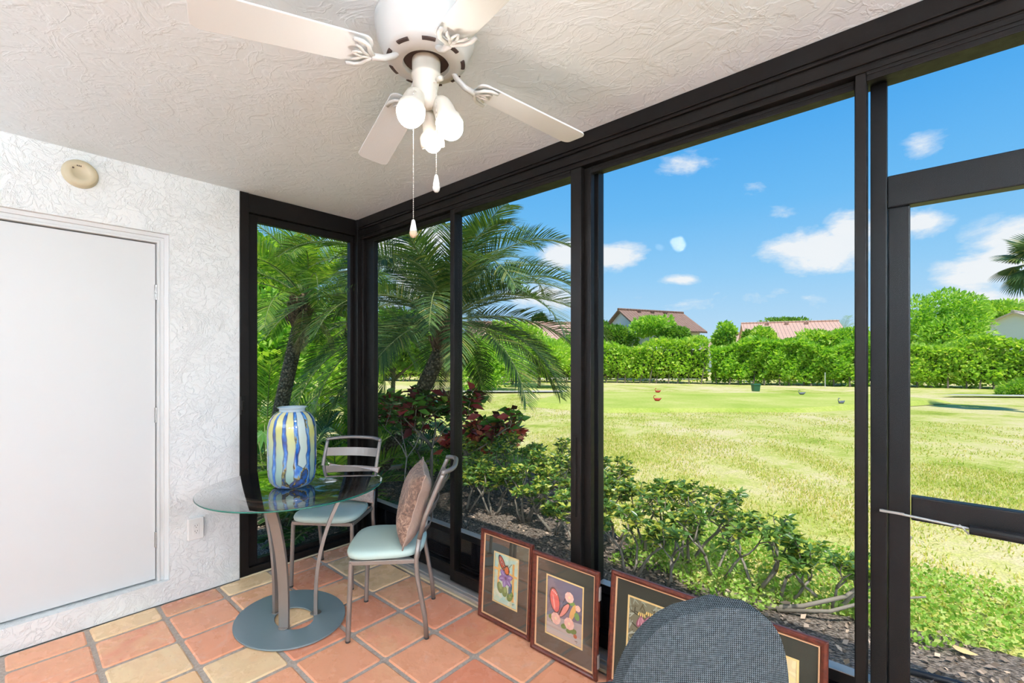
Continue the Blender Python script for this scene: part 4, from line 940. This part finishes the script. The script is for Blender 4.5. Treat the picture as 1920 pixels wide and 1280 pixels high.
# ---- palms
def frond_mesh(L, elev, droop, pairs, ll, m, seed=0, width=.013, curl=.22, vee=.35, dens=1):
    rg = random.Random(seed); vs = []; fs = []; pts = []; a = elev; p = Vector((0,0,0)); n_ = 24
    for i in range(n_+1):
        pts.append(p.copy()); a -= droop/n_*(.4+1.2*i/n_); p = p+Vector((math.cos(a),0,math.sin(a)))*L/n_
    def P(t): f = t*n_; i = min(int(f), n_-1); return pts[i].lerp(pts[i+1], f-i), (pts[i+1]-pts[i]).normalized()
    for k in range(pairs):
        t = .14+.86*(k+.5)/pairs; c, T = P(t); prof = (math.sin(PI*min(1, (t-.06)*1.02))**.6)*.75+.25*(1-t)
        l = ll*max(.25, prof)
        upv = Vector((0,1,0)).cross(T); upv = -upv if upv.z < 0 and abs(upv.z) > .1 else upv
        for s_ in (-1,1):
            fwd = R(48-26*t+rg.uniform(-6,6)); side = Vector((0,s_,0))
            d = (T*math.cos(PI/2-fwd*0-.0)*0 + T*math.sin(R(28)+t*.45)+side*math.cos(R(28)+t*.45)+upv*vee*rg.uniform(.6,1.3)).normalized()
            w_ = d.cross(upv).normalized() if d.cross(upv).length > 1e-3 else T
            q0 = c; dd = d.copy(); n0 = len(vs); W = width*(.7+.6*prof)
            for j, (f, ww) in enumerate(((0,.5),(.35,1),(.72,.75),(1,.04))):
                q = q0+dd*0; 
                q = c+d*l*f+Vector((0,0,-1))*l*curl*f*f
                vs += [q+w_*W*ww/2, q-w_*W*ww/2]
            for j in range(3): fs.append((n0+2*j, n0+2*j+1, n0+2*j+3, n0+2*j+2))
    vs = [tuple(v) for v in vs]
    me_o = npmesh('frond', vs, fs, m)
    n0 = len(vs)
    mb = MB(); mb.tube(pts, [.011*(1-.85*i/n_)+.0015 for i in range(n_+1)], 5)
    me = me_o.data; bm = bmesh.new(); bm.from_mesh(me); base = [bm.verts.new(v) for v in mb.v]
    for f in mb.f:
        fc = bm.faces.new([base[i] for i in f]); fc.material_index = 1
    bm.to_mesh(me); bm.free(); me.materials.append(M['stalk']); COL.objects.unlink(me_o); bpy.data.objects.remove(me_o)
    return me
M['stalk'] = mat('frond_stalk', (.22,.27,.09), .5)
PF = {}
def palm(name, label, base, crown, path, rad, L, nf, mt, seed=0, dead=3, elevs=None, ll=None, pairs=62):
    e = empty(name, base); tag(e, label, 'palm tree'); rg = random.Random(seed); B = Vector(base); C = Vector(crown)-B
    if path is not None:
        pts = [Vector(p)-B for p in path]; 
        # smooth path
        sm = []
        for i in range(len(pts)-1):
            p0 = pts[max(i-1,0)]; p1 = pts[i]; p2 = pts[i+1]; p3 = pts[min(i+2,len(pts)-1)]
            for k in range(8):
                t = k/8; sm.append(.5*((2*p1)+(p2-p0)*t+(2*p0-5*p1+4*p2-p3)*t*t+(3*p1-p0-3*p2+p3)*t**3))
        sm.append(pts[-1])
        mb = MB(); mb.tube(sm, [rad*(1.15-.15*i/len(sm)) for i in range(len(sm))], 16)
        # old leaf-base knobs winding round the trunk
        for i in range(2, len(sm)-1):
            t = (sm[i+1]-sm[i]).normalized(); u = t.orthogonal().normalized(); w = t.cross(u)
            for h_ in range(2):
                for k in range(9):
                    a = 2*PI*(k+.5*((i*2+h_) % 2))/9; d = u*math.cos(a)+w*math.sin(a); c = sm[i]+(sm[i+1]-sm[i])*h_*.5+d*rad*1.0
                    tt = t*.012; q = d.cross(t)*.013
                    mb.add([c-q-tt, c+q-tt, c+q*.4+t*.012+d*.022, c-q*.4+t*.012+d*.022], [(0,1,2,3)]); 
        mb.build('trunk', M['palmbark'], e, smooth=False)
        t = (sm[-1]-sm[-6]).normalized()
        mb = MB(); mb.tube([C-t*.42, C-t*.34, C-t*.15, C-t*.02, C+t*.05], [rad*.9, rad*1.45, rad*1.7, rad*1.35, rad*.6], 16)
        for k in range(60):
            a = rg.random()*6.28; z = rg.uniform(-.40,-.02); d = Vector((math.cos(a), math.sin(a), 0)); c = C+t*z+d*rad*1.45
            mb.bar([c, c+d*.03+Vector((0,0,.05)), c+d*.05+Vector((0,0,.12))], .03, .008, d)
        mb.build('crown_shaft', M['fibre'], e)
    for i in range(nf):
        f = i/(nf-1); el = (elevs[0]+(elevs[1]-elevs[0])*f)+rg.uniform(-6,6) if elevs else 82-118*f+rg.uniform(-6,6)
        key = (round(el/14), mt.name, round(L,1))
        if key not in PF:
            elr = R(key[0]*14); PF[key] = frond_mesh(L, elr, R(78)+max(0, elr)*.45 if elr > -.2 else R(62), pairs, ll or L*.27, mt, seed=i)
        o = bpy.data.objects.new('frond', PF[key]); COL.objects.link(o); o.parent = e
        a = i*2.39996+rg.uniform(-.15,.15)+seed; s_ = rg.uniform(.88,1.08)*(1 if el > 20 else .95)
        o.matrix_local = Matrix.Translation(C+Vector((math.cos(a),math.sin(a),0))*.03+Vector((0,0,(.06-.12*f)))) @ Matrix.Rotation(a, 4, 'Z') @ Matrix.Rotation(rg.uniform(-.35,.35), 4, 'X') @ Matrix.Scale(s_, 4)
    for i in range(dead):
        key = ('dead', round(L,1))
        if key not in PF: PF[key] = frond_mesh(L*.8, R(-50), R(30), 30, L*.2, M['palmdead'], seed=99, curl=.8)
        o = bpy.data.objects.new('dead_frond', PF[key]); COL.objects.link(o); o.parent = e; o['label'] = 'dry brown drooping frond'
        a = i*2.1+math.atan2(-FW.y,-FW.x)+.3; o.matrix_local = Matrix.Translation(C+Vector((math.cos(a),math.sin(a),0))*.06-Vector((0,0,.1))) @ Matrix.Rotation(a, 4, 'Z') @ Matrix.Scale(.55, 4)
    return e
def g3(px, d, z=None):
    x, y = ground(px, d); return (x, y, BZ if z is None else z)
D2 = 5.6
palm('date_palm', 'large feathery date palm with a leaning trunk, outside the window corner', g3(700,D2+.2), at(838,598,D2), [g3(700,D2+.2), at(722,862,D2+.2), at(760,790,D2+.1), at(800,715,D2), at(828,650,D2), at(836,610,D2)], .088, 2.05, 48, M['palm'], 1, 1, elevs=(86,-12), ll=.48, pairs=84)
D1 = 6.2
palm('date_palm', 'smaller date palm with an upright trunk, seen through the left corner window', g3(508,D1), at(571,558,D1), [g3(508,D1), at(520,800,D1), at(534,730,D1), at(552,650,D1), at(566,590,D1)], .085, 1.65, 30, M['palmlight'], 2, 2, elevs=(86,6), ll=.42, pairs=76)
D3 = 8.0
palm('date_palm', 'date palm half hidden behind the corner post, between the other two', g3(660,D3), at(668,600,D3), [g3(652,D3), at(655,760,D3), at(665,640,D3)], .08, 1.5, 24, M['palm'], 3, 2)
x_, y_ = ground(1583, 60); palm('fan_leaf_palm', 'spreading banana-like palm behind the pink roof beside the dark post', (x_, y_, GZ), (x_, y_, 5.4), [(x_, y_, GZ), (x_, y_, 5.2)], .18, 3.2, 13, M['treeleafpalm'] if 'treeleafpalm' in M else M['palmlight'], 5, 0, elevs=(88,15), pairs=26, ll=.9)
# areca clumps
def areca(label, px, d, L, n_, seed, m, spread=50):
    x, y = ground(px, d); e = empty('areca_palm', (x, y, BZ)); tag(e, label, 'palm', 'areca palms in the corner bed'); rg = random.Random(seed)
    for i in range(n_):
        el = 86-spread*math.sqrt((i+.5)/n_)+rg.uniform(-5,5); key = ('ar', round(el/12), round(L,1), m.name)
        if key not in PF: PF[key] = frond_mesh(L, R(key[1]*12), R(70), 30, L*.30, m, seed=i, width=.022, curl=.25, vee=.5)
        o = bpy.data.objects.new('frond', PF[key]); COL.objects.link(o); o.parent = e; a = i*2.39996+seed
        o.matrix_local = Matrix.Translation((math.cos(a)*.08, math.sin(a)*.08, 0)) @ Matrix.Rotation(a, 4, 'Z') @ Matrix.Scale(rg.uniform(.8,1.1), 4)
areca('areca palm clump low behind the chair with its back to the corner', 628, 5.0, 1.15, 16, 1, M['palmlight'])
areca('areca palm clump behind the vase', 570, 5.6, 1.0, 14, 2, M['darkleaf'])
areca('tall areca clump below the dead fronds at the corner post', 690, 7.0, 1.6, 16, 3, M['palmlight'])
areca('areca clump right of the corner post, behind the leaning trunk', 735, 8.2, 1.3, 14, 4, M['palmlight'])
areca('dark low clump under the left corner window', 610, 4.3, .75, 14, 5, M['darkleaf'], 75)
areca('tall pale areca clump at the far left of the corner window', 500, 8.5, 1.9, 14, 6, M['palmlight'])
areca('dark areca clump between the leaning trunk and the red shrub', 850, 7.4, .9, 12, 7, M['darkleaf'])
# philodendron: big lobed leaves
def philo(label, px, d, n_, size, h, seed, m=None):
    x, y = ground(px, d); e = empty('philodendron', (x, y, BZ)); tag(e, label, 'plant', 'philodendrons by the small palm'); rg = random.Random(seed)
    st = MB()
    for i in range(n_):
        a = i*2.39996+seed; f = (i+.5)/n_; el = R(80-60*f); hl = h*rg.uniform(.6,1.0); tip = Vector((math.cos(a)*math.cos(el)*hl, math.sin(a)*math.cos(el)*hl, math.sin(el)*hl+.05))
        st.tube([(0,0,0), tip*.5+Vector((0,0,.08)), tip], [.012,.008,.006], 5)
        mb = MB(); s_ = size*rg.uniform(.7,1.1); out = []
        for k in range(-7, 8):
            t = (k+7)/14; th_ = R(-150+300*t); r1 = s_*(.62+.38*math.cos(th_)*.8); out.append((r1*math.cos(th_), r1*math.sin(th_)*.75)); 
            th2 = th_+R(10); r2 = r1*.50
            if k < 7: out.append((r2*math.cos(th2), r2*math.sin(th2)*.75))
        vs = [(0,0,0)]+[(u, v_, -.35*abs(v_)*.8-.25*max(0,u)**2/s_) for u, v_ in out]; fs = [(0,k,k+1) for k in range(1, len(out))]
        mb.M = Matrix.Translation(tip) @ Matrix.Rotation(a, 4, 'Z') @ Matrix.Rotation(R(20+30*f), 4, 'Y'); mb.add(vs, fs); mb.build('leaf', m or M['philo'], e)
    st.build('stalks', M['stalk'], e)
philo('large philodendron with lobed pale leaves by the left window edge', 500, 5.2, 16, .34, .95, 1)
philo('philodendron with lobed dark leaves low behind the vase', 575, 4.6, 14, .26, .60, 2, M['darkleaf'])
philo('philodendron at the foot of the small palm trunk', 535, 5.6, 12, .30, .8, 3)
philo('broad-leaved plant left of the red shrub, behind the leaning trunk', 790, 7.2, 14, .22, .7, 4, M['darkleaf'])
philo('broad-leaved plant between the corner post and the leaning trunk', 718, 7.4, 12, .26, .8, 5)
# woody shrubs
def shrub(name, label, cat, x, y, h, r, m, n_leaf, ls, seed, stems=4, group=None, whorl=8, lean=(0,0), bare=.45, asp=.42, twig=None, thick=.011, z0=None):
    z0 = BZ if z0 is None else z0
    e = empty(name, (x, y, z0)); tag(e, label, cat, group); rg = random.Random(seed); mb = MB(); tips = []
    def grow(p, d, L, rad, lev):
        pts = [p]; 
        for k in range(3):
            d = (d+Vector((rg.uniform(-.35,.35), rg.uniform(-.35,.35), rg.uniform(-.1,.25)))).normalized(); p = p+d*L/3; pts.append(p)
        mb.tube(pts, [rad, rad*.9, rad*.8, rad*.7], 6)
        if lev == 0 or p.z > h*.93: tips.append((p, d)); return
        if lev <= 2 and rg.random() < .6: tips.append((p, d))
        for k in range(rg.choice((2,2,3))):
            a = rg.random()*6.28; nd = (d*.75+Vector((math.cos(a), math.sin(a), .25))*.75).normalized(); grow(p, nd, L*rg.uniform(.6,.8), rad*.66, lev-1)
    for s_ in range(stems):
        a = 2*PI*s_/stems+seed; d = Vector((math.cos(a)*r*.8/h+lean[0], math.sin(a)*r*.8/h+lean[1], 1)).normalized(); grow(Vector((math.cos(a)*.04, math.sin(a)*.04, 0)), d, h*bare, thick*rg.uniform(.8,1.3), 3)
    mb.build('stems', twig or M['twig'], e, smooth=True)
    P = []; D = []
    per = max(whorl, int(n_leaf/max(1, len(tips))))
    for p, d in tips:
        for k in range(per):
            w = k//whorl; a = 2*PI*(k % whorl)/whorl+w; q = p-d*(w*ls*.35)+Vector((rg.gauss(0,1),rg.gauss(0,1),rg.gauss(0,.6)))*ls*.25*(w+ .2); P.append(tuple(q)); D.append((math.cos(a), math.sin(a), .15+rg.uniform(-.3,.4)))
    leaves('foliage', np.array(P), np.array(D), ls, m, e, aspect=asp, jitter=.5, fold=.15, curl=.15)
    return e
SH = [(1150,3.9,.50,.32,4),(1215,3.7,.50,.34,4),(1290,3.5,.55,.34,3),(1345,3.25,.50,.30,3),(1420,3.1,.46,.30,3),(1475,2.95,.40,.26,2),(1560,2.85,.34,.28,3),(1185,3.3,.42,.28,3),(1125,4.6,.55,.34,4),(1255,3.15,.40,.24,2),
      (1060,4.7,.58,.36,4),(1010,5.0,.62,.38,4),(955,5.3,.64,.38,4),(900,5.3,.60,.36,4),(985,4.4,.50,.34,4),(925,4.6,.46,.32,4),(875,4.7,.46,.30,3),(1040,4.1,.44,.30,3),(1090,3.7,.40,.30,3)]
names = ['first clump right of the broad mullion','bushy clump beside the mullion with a pale leaning branch','tall leafy clump in the middle, its bent stem above the dark chair','clump with crossing bare stems over the third picture','clump with an upright grey stem right of the middle','sparse clump on a single S-shaped trunk','rightmost clump with yellow leaves by the dark door post','low dark clump above the second picture','clump farthest back against the mullion','low twiggy clump above the third picture',
 'clump left of the mullion behind the pictures','clump in the row left of the mullion, near its middle','clump standing under the tips of the palm fronds','clump right of the nearer chair back, under the red shrub','low front clump left of the mullion','low dark clump above the first picture','low clump just right of the chair back','low front clump by the foot of the mullion','low clump behind the second picture']
for i, ((px, d, h, r, st), nm) in enumerate(zip(SH, names)):
    x, y = ground(px, d); y = max(y, .75)
    shrub('umbrella_shrub', 'low umbrella shrub, '+nm, 'shrub', x, y, h, r, M['schef'], (900,850,900,760,560,380,520,620,900,420)[i] if i < 10 else 950, .055, 200+i, st, 'variegated umbrella shrubs along the window', lean=((.35,.25) if i in (4,5) else (0,.1)), thick=.012)
# prone grey branches at the right
mb = MB()
bx = at(1440,1135,2.75); px0 = Vector((2.62,1.22,BZ)); 
mb.tube([px0, px0+Vector((.22,.10,.05)), px0+Vector((.42,.22,.13)), px0+Vector((.60,.36,.30)), px0+Vector((.72,.45,.50))], [.016,.014,.012,.009,.005], 8)
mb.tube([px0+Vector((.10,.03,.01)), px0+Vector((.36,.10,.07)), px0+Vector((.56,.22,.16)), px0+Vector((.78,.30,.22))], [.013,.011,.009,.005], 8)
o = mb.build('fallen_branch', M['twig'], smooth=True); tag(o, 'grey forked branch creeping over the mulch right of the dark chair', 'branch')
# crotons
x, y = ground(912, 6.1); shrub('croton', 'bright red and green croton shrub under the palm fronds', 'shrub', x, y, 1.02, .55, M['croton'], 1900, .14, 31, 7, None, 6, bare=.28, asp=.48)
x, y = ground(812, 5.3); shrub('croton', 'darker croton with green and maroon leaves before the leaning palm trunk', 'shrub', x, y, 1.10, .45, M['croton2'], 1000, .14, 37, 4, None, 6, bare=.5, asp=.48, thick=.016)
x, y = ground(755, 4.6); shrub('garden_shrub', 'thin-stemmed shrub on a single stem behind the nearer chair', 'shrub', x, y, .95, .2, M['darkleaf'], 260, .10, 51, 1, None, 6, bare=.6)
# fan palm at the right edge
def fan_palm(x, y, zc, r, n_):
    e = empty('fan_palm', (x, y, GZ)); tag(e, 'tall fan palm reaching in from the right edge of the view', 'palm tree'); rg = random.Random(4); me = None
    mb = MB(); mb.tube([(0,0,0),(.1,0,zc*.5),(0,0,zc-GZ)], [.16,.14,.12], 12); mb.build('trunk', M['palmbark'], e)
    for i in range(26):
        if me is None:
            vs = []; fs = []
            for k in range(30):
                a = R(-125+250*k/29); n0 = len(vs); d = Vector((math.cos(a), math.sin(a), 0)); s_ = Vector((-math.sin(a), math.cos(a), 0)); l = r*(.75+.25*math.cos(a*.8)); c = Vector((r*.75,0,0))
                for f, w in ((0,.01),(.45,.05),(.8,.035),(1,.004)): q = c+d*l*f*.8+Vector((0,0,-.28*f*f*l)); vs += [q+s_*w*r*.7, q-s_*w*r*.7]
                for j in range(3): fs.append((n0+2*j,n0+2*j+1,n0+2*j+3,n0+2*j+2))
            n0 = len(vs); vs += [Vector((0,.015,0)),Vector((0,-.015,0)),Vector((r*.75,-.01,0)),Vector((r*.75,.01,0))]; fs.append((n0,n0+1,n0+2,n0+3))
            oo = npmesh('fan_leaf', [tuple(v) for v in vs], fs, M['palm'], e); me = oo.data
        else: oo = bpy.data.objects.new('fan_leaf', me); COL.objects.link(oo); oo.parent = e
        el = 75-125*i/25; oo.matrix_local = Matrix.Translation((0,0,zc-GZ)) @ Matrix.Rotation(i*2.4, 4, 'Z') @ Matrix.Rotation(-R(el), 4, 'Y') @ Matrix.Rotation(rg.uniform(-.4,.4), 4, 'X')
p = at(1952, 492, 14); fan_palm(p.x, p.y, p.z, .78, 26)

# lawn furniture
def decoy(px, py, m, label, grp):
    d = FPX*(CAM.z-(GZ+.1))/(py-HY); x, y = ground(px, d); e = empty('swan_decoy', (x, y, GZ+.13 if py < 756 else GZ+.12), random.uniform(-.4,.4)+YAW); e.scale = (.62,.62,.72); tag(e, label, 'garden ornament')
    mb = MB(); s_ = 1.0
    mb.tube([(-.17,0,.10),(-.11,0,.075),(0,0,.07),(.10,0,.075),(.20,0,.12),(.25,0,.16)], [.02,.06,.085,.075,.035,.008], 12); mb.build('body', m, e, smooth=True)
    mb = MB(); mb.tube([(-.13,0,.10),(-.19,0,.16),(-.19,0,.23),(-.14,0,.275),(-.12,0,.27)], [.03,.02,.016,.022,.018], 8, flat=None); mb.tube([(-.13,0,.275),(-.08,0,.262),(-.055,0,.25)], [.018,.010,.003], 6); mb.build('neck', m if 'red' in label else M['greydecoy'], e, smooth=True)
decoy(1233,737,M['reddecoy'],'red swan decoy on the lawn, farther of the red pair','')
decoy(1232,753,M['reddecoy'],'red swan decoy on the lawn, nearer of the red pair','')
decoy(1503,741,M['greydecoy'],'grey swan decoy on the lawn, farther of the grey pair','')
decoy(1577,758,M['greydecoy'],'grey swan decoy on the lawn, nearer of the grey pair, by the dark post','')
x, y = ground(1417, 22.0); e = empty('storage_box', (x, y, GZ+.13), YAW+.05); e.scale = (.78,.78,1); tag(e, 'dark green lidded box standing on the far lawn', 'box')
mb = MB(); mb.add([(-.18,-.13,0),(.18,-.13,0),(.18,.13,0),(-.18,.13,0),(-.21,-.16,.28),(.21,-.16,.28),(.21,.16,.28),(-.21,.16,.28)], [(0,3,2,1),(4,5,6,7),(0,1,5,4),(1,2,6,5),(2,3,7,6),(3,0,4,7)]); mb.build('box_body', M['bin'], e, bevel=.01)
mb = MB(); mb.box((-.235,-.18,.281),(.235,.18,.36)); mb.build('lid', M['bin'], e, bevel=.02)
x, y = ground(1547, 27.5); mb = MB(); mb.tube([(x,y,GZ),(x,y,GZ+.9)], .02, 8); tag(mb.build('marker_stake', M['white']), 'thin white stake standing at the foot of the tall hedge', 'stake')
mb = MB(); hp = [(3.20,1.02),(3.5,1.08),(3.8,1.06),(4.1,1.00),(4.5,.98),(5.2,1.1)]; mb.tube([(x, y, BZ+.017) for x, y in hp], .0155, 10); tag(mb.build('garden_hose', M['black'], smooth=True), 'black garden hose lying on the mulch outside the screen door', 'hose')

# grass and litter
def blades(n_, xr, yr, hgt, m, name, keep, z=GZ, wd=.006):
    x = rng.uniform(*xr, n_); y = rng.uniform(*yr, n_); k = np.array([keep(a, b) for a, b in zip(x, y)]); x, y = x[k], y[k]; c = len(x)
    dens = rng.random(c); hh = hgt*(.5+.9*rng.random(c)); a = rng.random(c)*6.283; ln = hh*(.3+.8*rng.random(c)); zz = np.array([lawn_z(p, q) for p, q in zip(x, y)])+z-GZ
    b0 = np.stack([x-np.sin(a)*wd, y+np.cos(a)*wd, zz], 1); b1 = np.stack([x+np.sin(a)*wd, y-np.cos(a)*wd, zz], 1); t = np.stack([x+np.cos(a)*ln, y+np.sin(a)*ln, zz+hh], 1)
    v = np.stack([b0,b1,t], 1).reshape(-1,3); f = np.arange(c*3).reshape(-1,3); o = npmesh(name, v, f, m); o['kind'] = 'stuff'; return o
def patch(a, b):
    return random.random() < .62+.55*math.sin(a*2.3+2*math.sin(b*1.1))*math.sin(b*1.9+.8*a+1)+.25*math.sin(a*5.1+b*3.3)
def vis(x, y):
    v_ = Vector((x-CAM.x, y-CAM.y, 0)); d = v_.dot(FW); 
    if d < .5: return False
    px = 960+FPX*v_.dot(RT)/d; return 640 < px < 2050
tag(blades(120000, (-3,8), (1.2,7.5), .035, M['grass'], 'grass', lambda a, b: vis(a, b) and not inbed(a, b-.05) and patch(a, b)), 'short bright lawn grass growing beyond the bed', 'grass')
tag(blades(40000, (-10,10), (7.5,14), .035, M['grass'], 'grass', lambda a, b: vis(a, b) and patch(a, b), wd=.009), 'lawn grass farther out in the sun', 'grass')
def scatter_leaves(n_, keep, ls, m, name, xr, yr, zr_=(0,.02), up=.4, asp=.6):
    x = rng.uniform(*xr, n_); y = rng.uniform(*yr, n_); k = np.array([keep(a, b) for a, b in zip(x, y)]); x, y = x[k], y[k]; c = len(x)
    p = np.stack([x, y, BZ+rng.uniform(*zr_, c)], 1); d = np.stack([rng.normal(size=c), rng.normal(size=c), up*rng.random(c)], 1); d /= np.linalg.norm(d, axis=1, keepdims=True)
    o = leaves(name, p, d, ls, m, None, aspect=asp, jitter=.2); o['kind'] = 'stuff'; return o
tag(scatter_leaves(26000, lambda a, b: inbed(a, b), .035, M['litter'], 'leaf_litter', (-6,7), (-3,3.2)), 'brown bark chips and dry leaves on the beds', 'leaf litter')
tag(scatter_leaves(26000, lambda a, b: vis(a, b) and (b > 1.32+.2*math.sin(a*2.1)+.12*math.sin(a*7) and b < 2.6) and (a > 1.6), .032, M['cover'], 'ground_cover', (1.2,7), (.9,2.6), (0,.05), 1.2), 'creeping bright green ground cover between bed and lawn', 'ground cover')
tag(scatter_leaves(9000, lambda a, b: (-1.9-a)**2*.25 + (b-2.6)**2 < .5 or (a < -2.35 and b > .6 and b < 2.6), .06, M['cover'], 'ground_cover', (-5,0), (.5,3.4), (0,.07), 1.2), 'creeping green ground cover behind the edging', 'ground cover')
def fallen(x, y, s_, col, lab):
    m = pm(col); mb = MB(); o_ = []
    for k in range(12):
        a = 2*PI*k/12; o_.append((math.cos(a)*s_, math.sin(a)*s_*.5*(1-.3*math.cos(a)), .012*math.cos(2*a)*s_*8))
    mb.add([(0,0,.01)]+o_, [(0,k+1,(k+1)%12+1) for k in range(12)]); mb.M = Matrix.Identity(4); o = mb.build('fallen_leaf', m, loc=(x, y, BZ+.03)); o.rotation_euler = (0,0,x*7); tag(o, lab, 'leaf', 'large fallen leaves')
fallen(-.65,-.75,.07,(.35,.50,.06),'yellow-green fallen leaf on the mulch at the left corner of the side window')
fallen(-.95,.05,.06,(.45,.58,.08),'yellow-green fallen leaf on the mulch behind the far dining chair')
fallen(3.55,1.42,.05,(.70,.45,.22),'tan fallen leaf beside the garden hose')
fallen(4.1,2.2,.05,(.75,.55,.30),'tan fallen leaf on the grass outside the screen door')
fallen(2.75,1.35,.045,(.62,.42,.30),'tan fallen leaf under the S-shaped shrub trunk')
# ================================================================ LIGHT
w = bpy.data.worlds.new('sky'); S.world = w; w.use_nodes = True; t = w.node_tree
for q in list(t.nodes): t.nodes.remove(q)
class W(N):
    def __init__(s): s.t = t; s.b = None; s.m = w
n = W(); out = n.new('ShaderNodeOutputWorld'); bg = n.new('ShaderNodeBackground'); n.L(bg.outputs[0], out.inputs[0])
g_ = n.new('ShaderNodeTexCoord').outputs['Generated']; sp = n.new('ShaderNodeSeparateXYZ'); n.L(g_, sp.inputs[0])
sky = n.ramp(sp.outputs[2], [(0.,(.60,.78,.93)),(.07,(.47,.71,.93)),(.17,(.30,.62,.94)),(.29,(.16,.51,.93)),(.42,(.085,.41,.89)),(1.,(.03,.2,.62))])
nz = n.noise(n.coord('Generated', (1,1,2.2)), 9, 9, .62, .3); nf = n.noise(n.coord('Generated', (1,1,1.5)), 30, 6, .65)
tot = None
CL = [(1545,470,.100,.050,1.0),(1480,462,.045,.02,.7),(1595,430,.05,.04,1.),(1720,415,.04,.03,.8),(1140,480,.09,.035,.95),(1060,480,.07,.04,.95),(1290,312,.07,.028,.52),(1270,525,.05,.012,.7),(1850,505,.07,.035,1.),(1900,470,.07,.05,1.),(1742,272,.035,.028,.45),(1468,398,.04,.02,.3),(1410,345,.05,.02,.28),(730,455,.17,.12,1.),(780,520,.13,.08,.9),(1000,560,.15,.05,.6),(1850,560,.12,.03,.6),(1400,560,.25,.03,.35)]
for px, py, sx_, sz_, k in CL:
    d = (FW+RT*((px-960)/FPX)+Vector((0,0,-(py-HY)/FPX))); d.normalize()
    h_ = Vector((d.x, d.y, 0)).normalized(); tx = Vector((-h_.y, h_.x, 0))
    def dot(v):
        q = n.new('ShaderNodeVectorMath', operation='DOT_PRODUCT'); n.L(g_, q.inputs[0]); q.inputs[1].default_value = v; return q.outputs['Value']
    a = n.math('DIVIDE', dot(tx), sx_); b = n.math('DIVIDE', n.math('SUBTRACT', sp.outputs[2], d.z), sz_)
    r_ = n.math('SQRT', n.math('ADD', n.math('MULTIPLY', a, a), n.math('MULTIPLY', b, b)))
    front = n.math('GREATER_THAN', dot(h_), 0.)
    v = n.math('MULTIPLY', n.math('MULTIPLY', n.math('SUBTRACT', 1.25, r_, clamp=True), k), front); tot = v if tot is None else n.math('MAXIMUM', tot, v)
dens = n.math('SUBTRACT', n.math('ADD', n.math('MULTIPLY', tot, .62), n.math('ADD', n.math('MULTIPLY', nz, 1.05), n.math('MULTIPLY', nf, .3))), .87)
fac = n.math('MULTIPLY', n.ramp(dens, [(0.,0.),(.10,.25),(.28,.92),(1.,1.)]), n.ramp(tot, [(0.,0.),(.15,1.)]))
n.L(n.mix(fac, sky, (.93,.94,.96)), bg.inputs[0]); bg.inputs[1].default_value = 1.0
sun = bpy.data.lights.new('sun', 'SUN'); so = bpy.data.objects.new('sun', sun); COL.objects.link(so); sun.energy = 5.0; sun.angle = R(.6); sun.color = (1,.965,.90)
so.rotation_euler = Vector((-.28, .30, -.90)).to_track_quat('-Z', 'Y').to_euler()
# fill light: uplighters added out of view to brighten the room
for i, (x, y, lab) in enumerate(((2.8,-4.2,'behind the camera, in the middle'),(.6,-4.2,'behind the camera, by the door wall'))):
    e = empty('fill_uplighter', (x, y, .001)); tag(e, 'added white fill uplighter '+lab, 'fill lamp', 'added fill uplighters behind the camera')
    mb = MB(); mb.lathe([(.001,0),(.15,0),(.15,.015),(.02,.03),(.001,.03)], 32); mb.build('base', M['fanwhite'], e)
    mb = MB(); mb.tube([(0,0,.028),(0,0,1.72)], .014, 12); mb.build('pole', M['fanwhite'], e)
    mb = MB(); mb.lathe([(.001,1.70),(.05,1.705),(.12,1.74),(.17,1.80),(.18,1.84),(.175,1.84),(.165,1.805),(.115,1.75),(.001,1.72)], 40); mb.build('bowl_shade', M['fanwhite'], e, smooth=True)
    mb = MB(); mb.lathe([(.001,1.80),(.10,1.80),(.12,1.785),(.10,1.77),(.001,1.765)], 32); mb.build('bulb', M['lens'], e)
for i, (x, y, lab) in enumerate(((5.0,-1.2,'near the window wall'),(5.6,-2.6,'in the middle of the right end'),(4.9,-3.9,'in the far back corner'))):  # globes added out of view to light the door wall and floor
    e = empty('fill_pendant', (x, y, CEIL)); tag(e, 'added round opal fill pendant '+lab, 'pendant lamp', 'added opal fill pendants in the right end of the room')
    mb = MB(); mb.lathe([(.001,-.001),(.06,-.001),(.055,-.02),(.001,-.025)], 24); mb.tube([(0,0,-.02),(0,0,-.32)], .004, 6); mb.lathe([(.001,-.30),(.035,-.305),(.04,-.335),(.001,-.335)], 20); mb.build('canopy_and_cord', M['fanwhite'], e)
    mb = MB(); mb.lathe([(.16*math.sin(PI*t/16)+1e-4, -.495-.16*math.cos(PI*t/16)) for t in range(17)], 32); mb.build('globe_shade', M['globe'], e, smooth=True)
V = S.view_settings; V.view_transform = 'Standard'; V.look = 'None'; V.gamma = 1; V.use_curve_mapping = False; V.exposure = 0
S.cycles.max_bounces = 10; S.cycles.transparent_max_bounces = 16; S.cycles.diffuse_bounces = 5; S.cycles.caustics_reflective = False; S.cycles.caustics_refractive = False; S.cycles.sample_clamp_indirect = 6
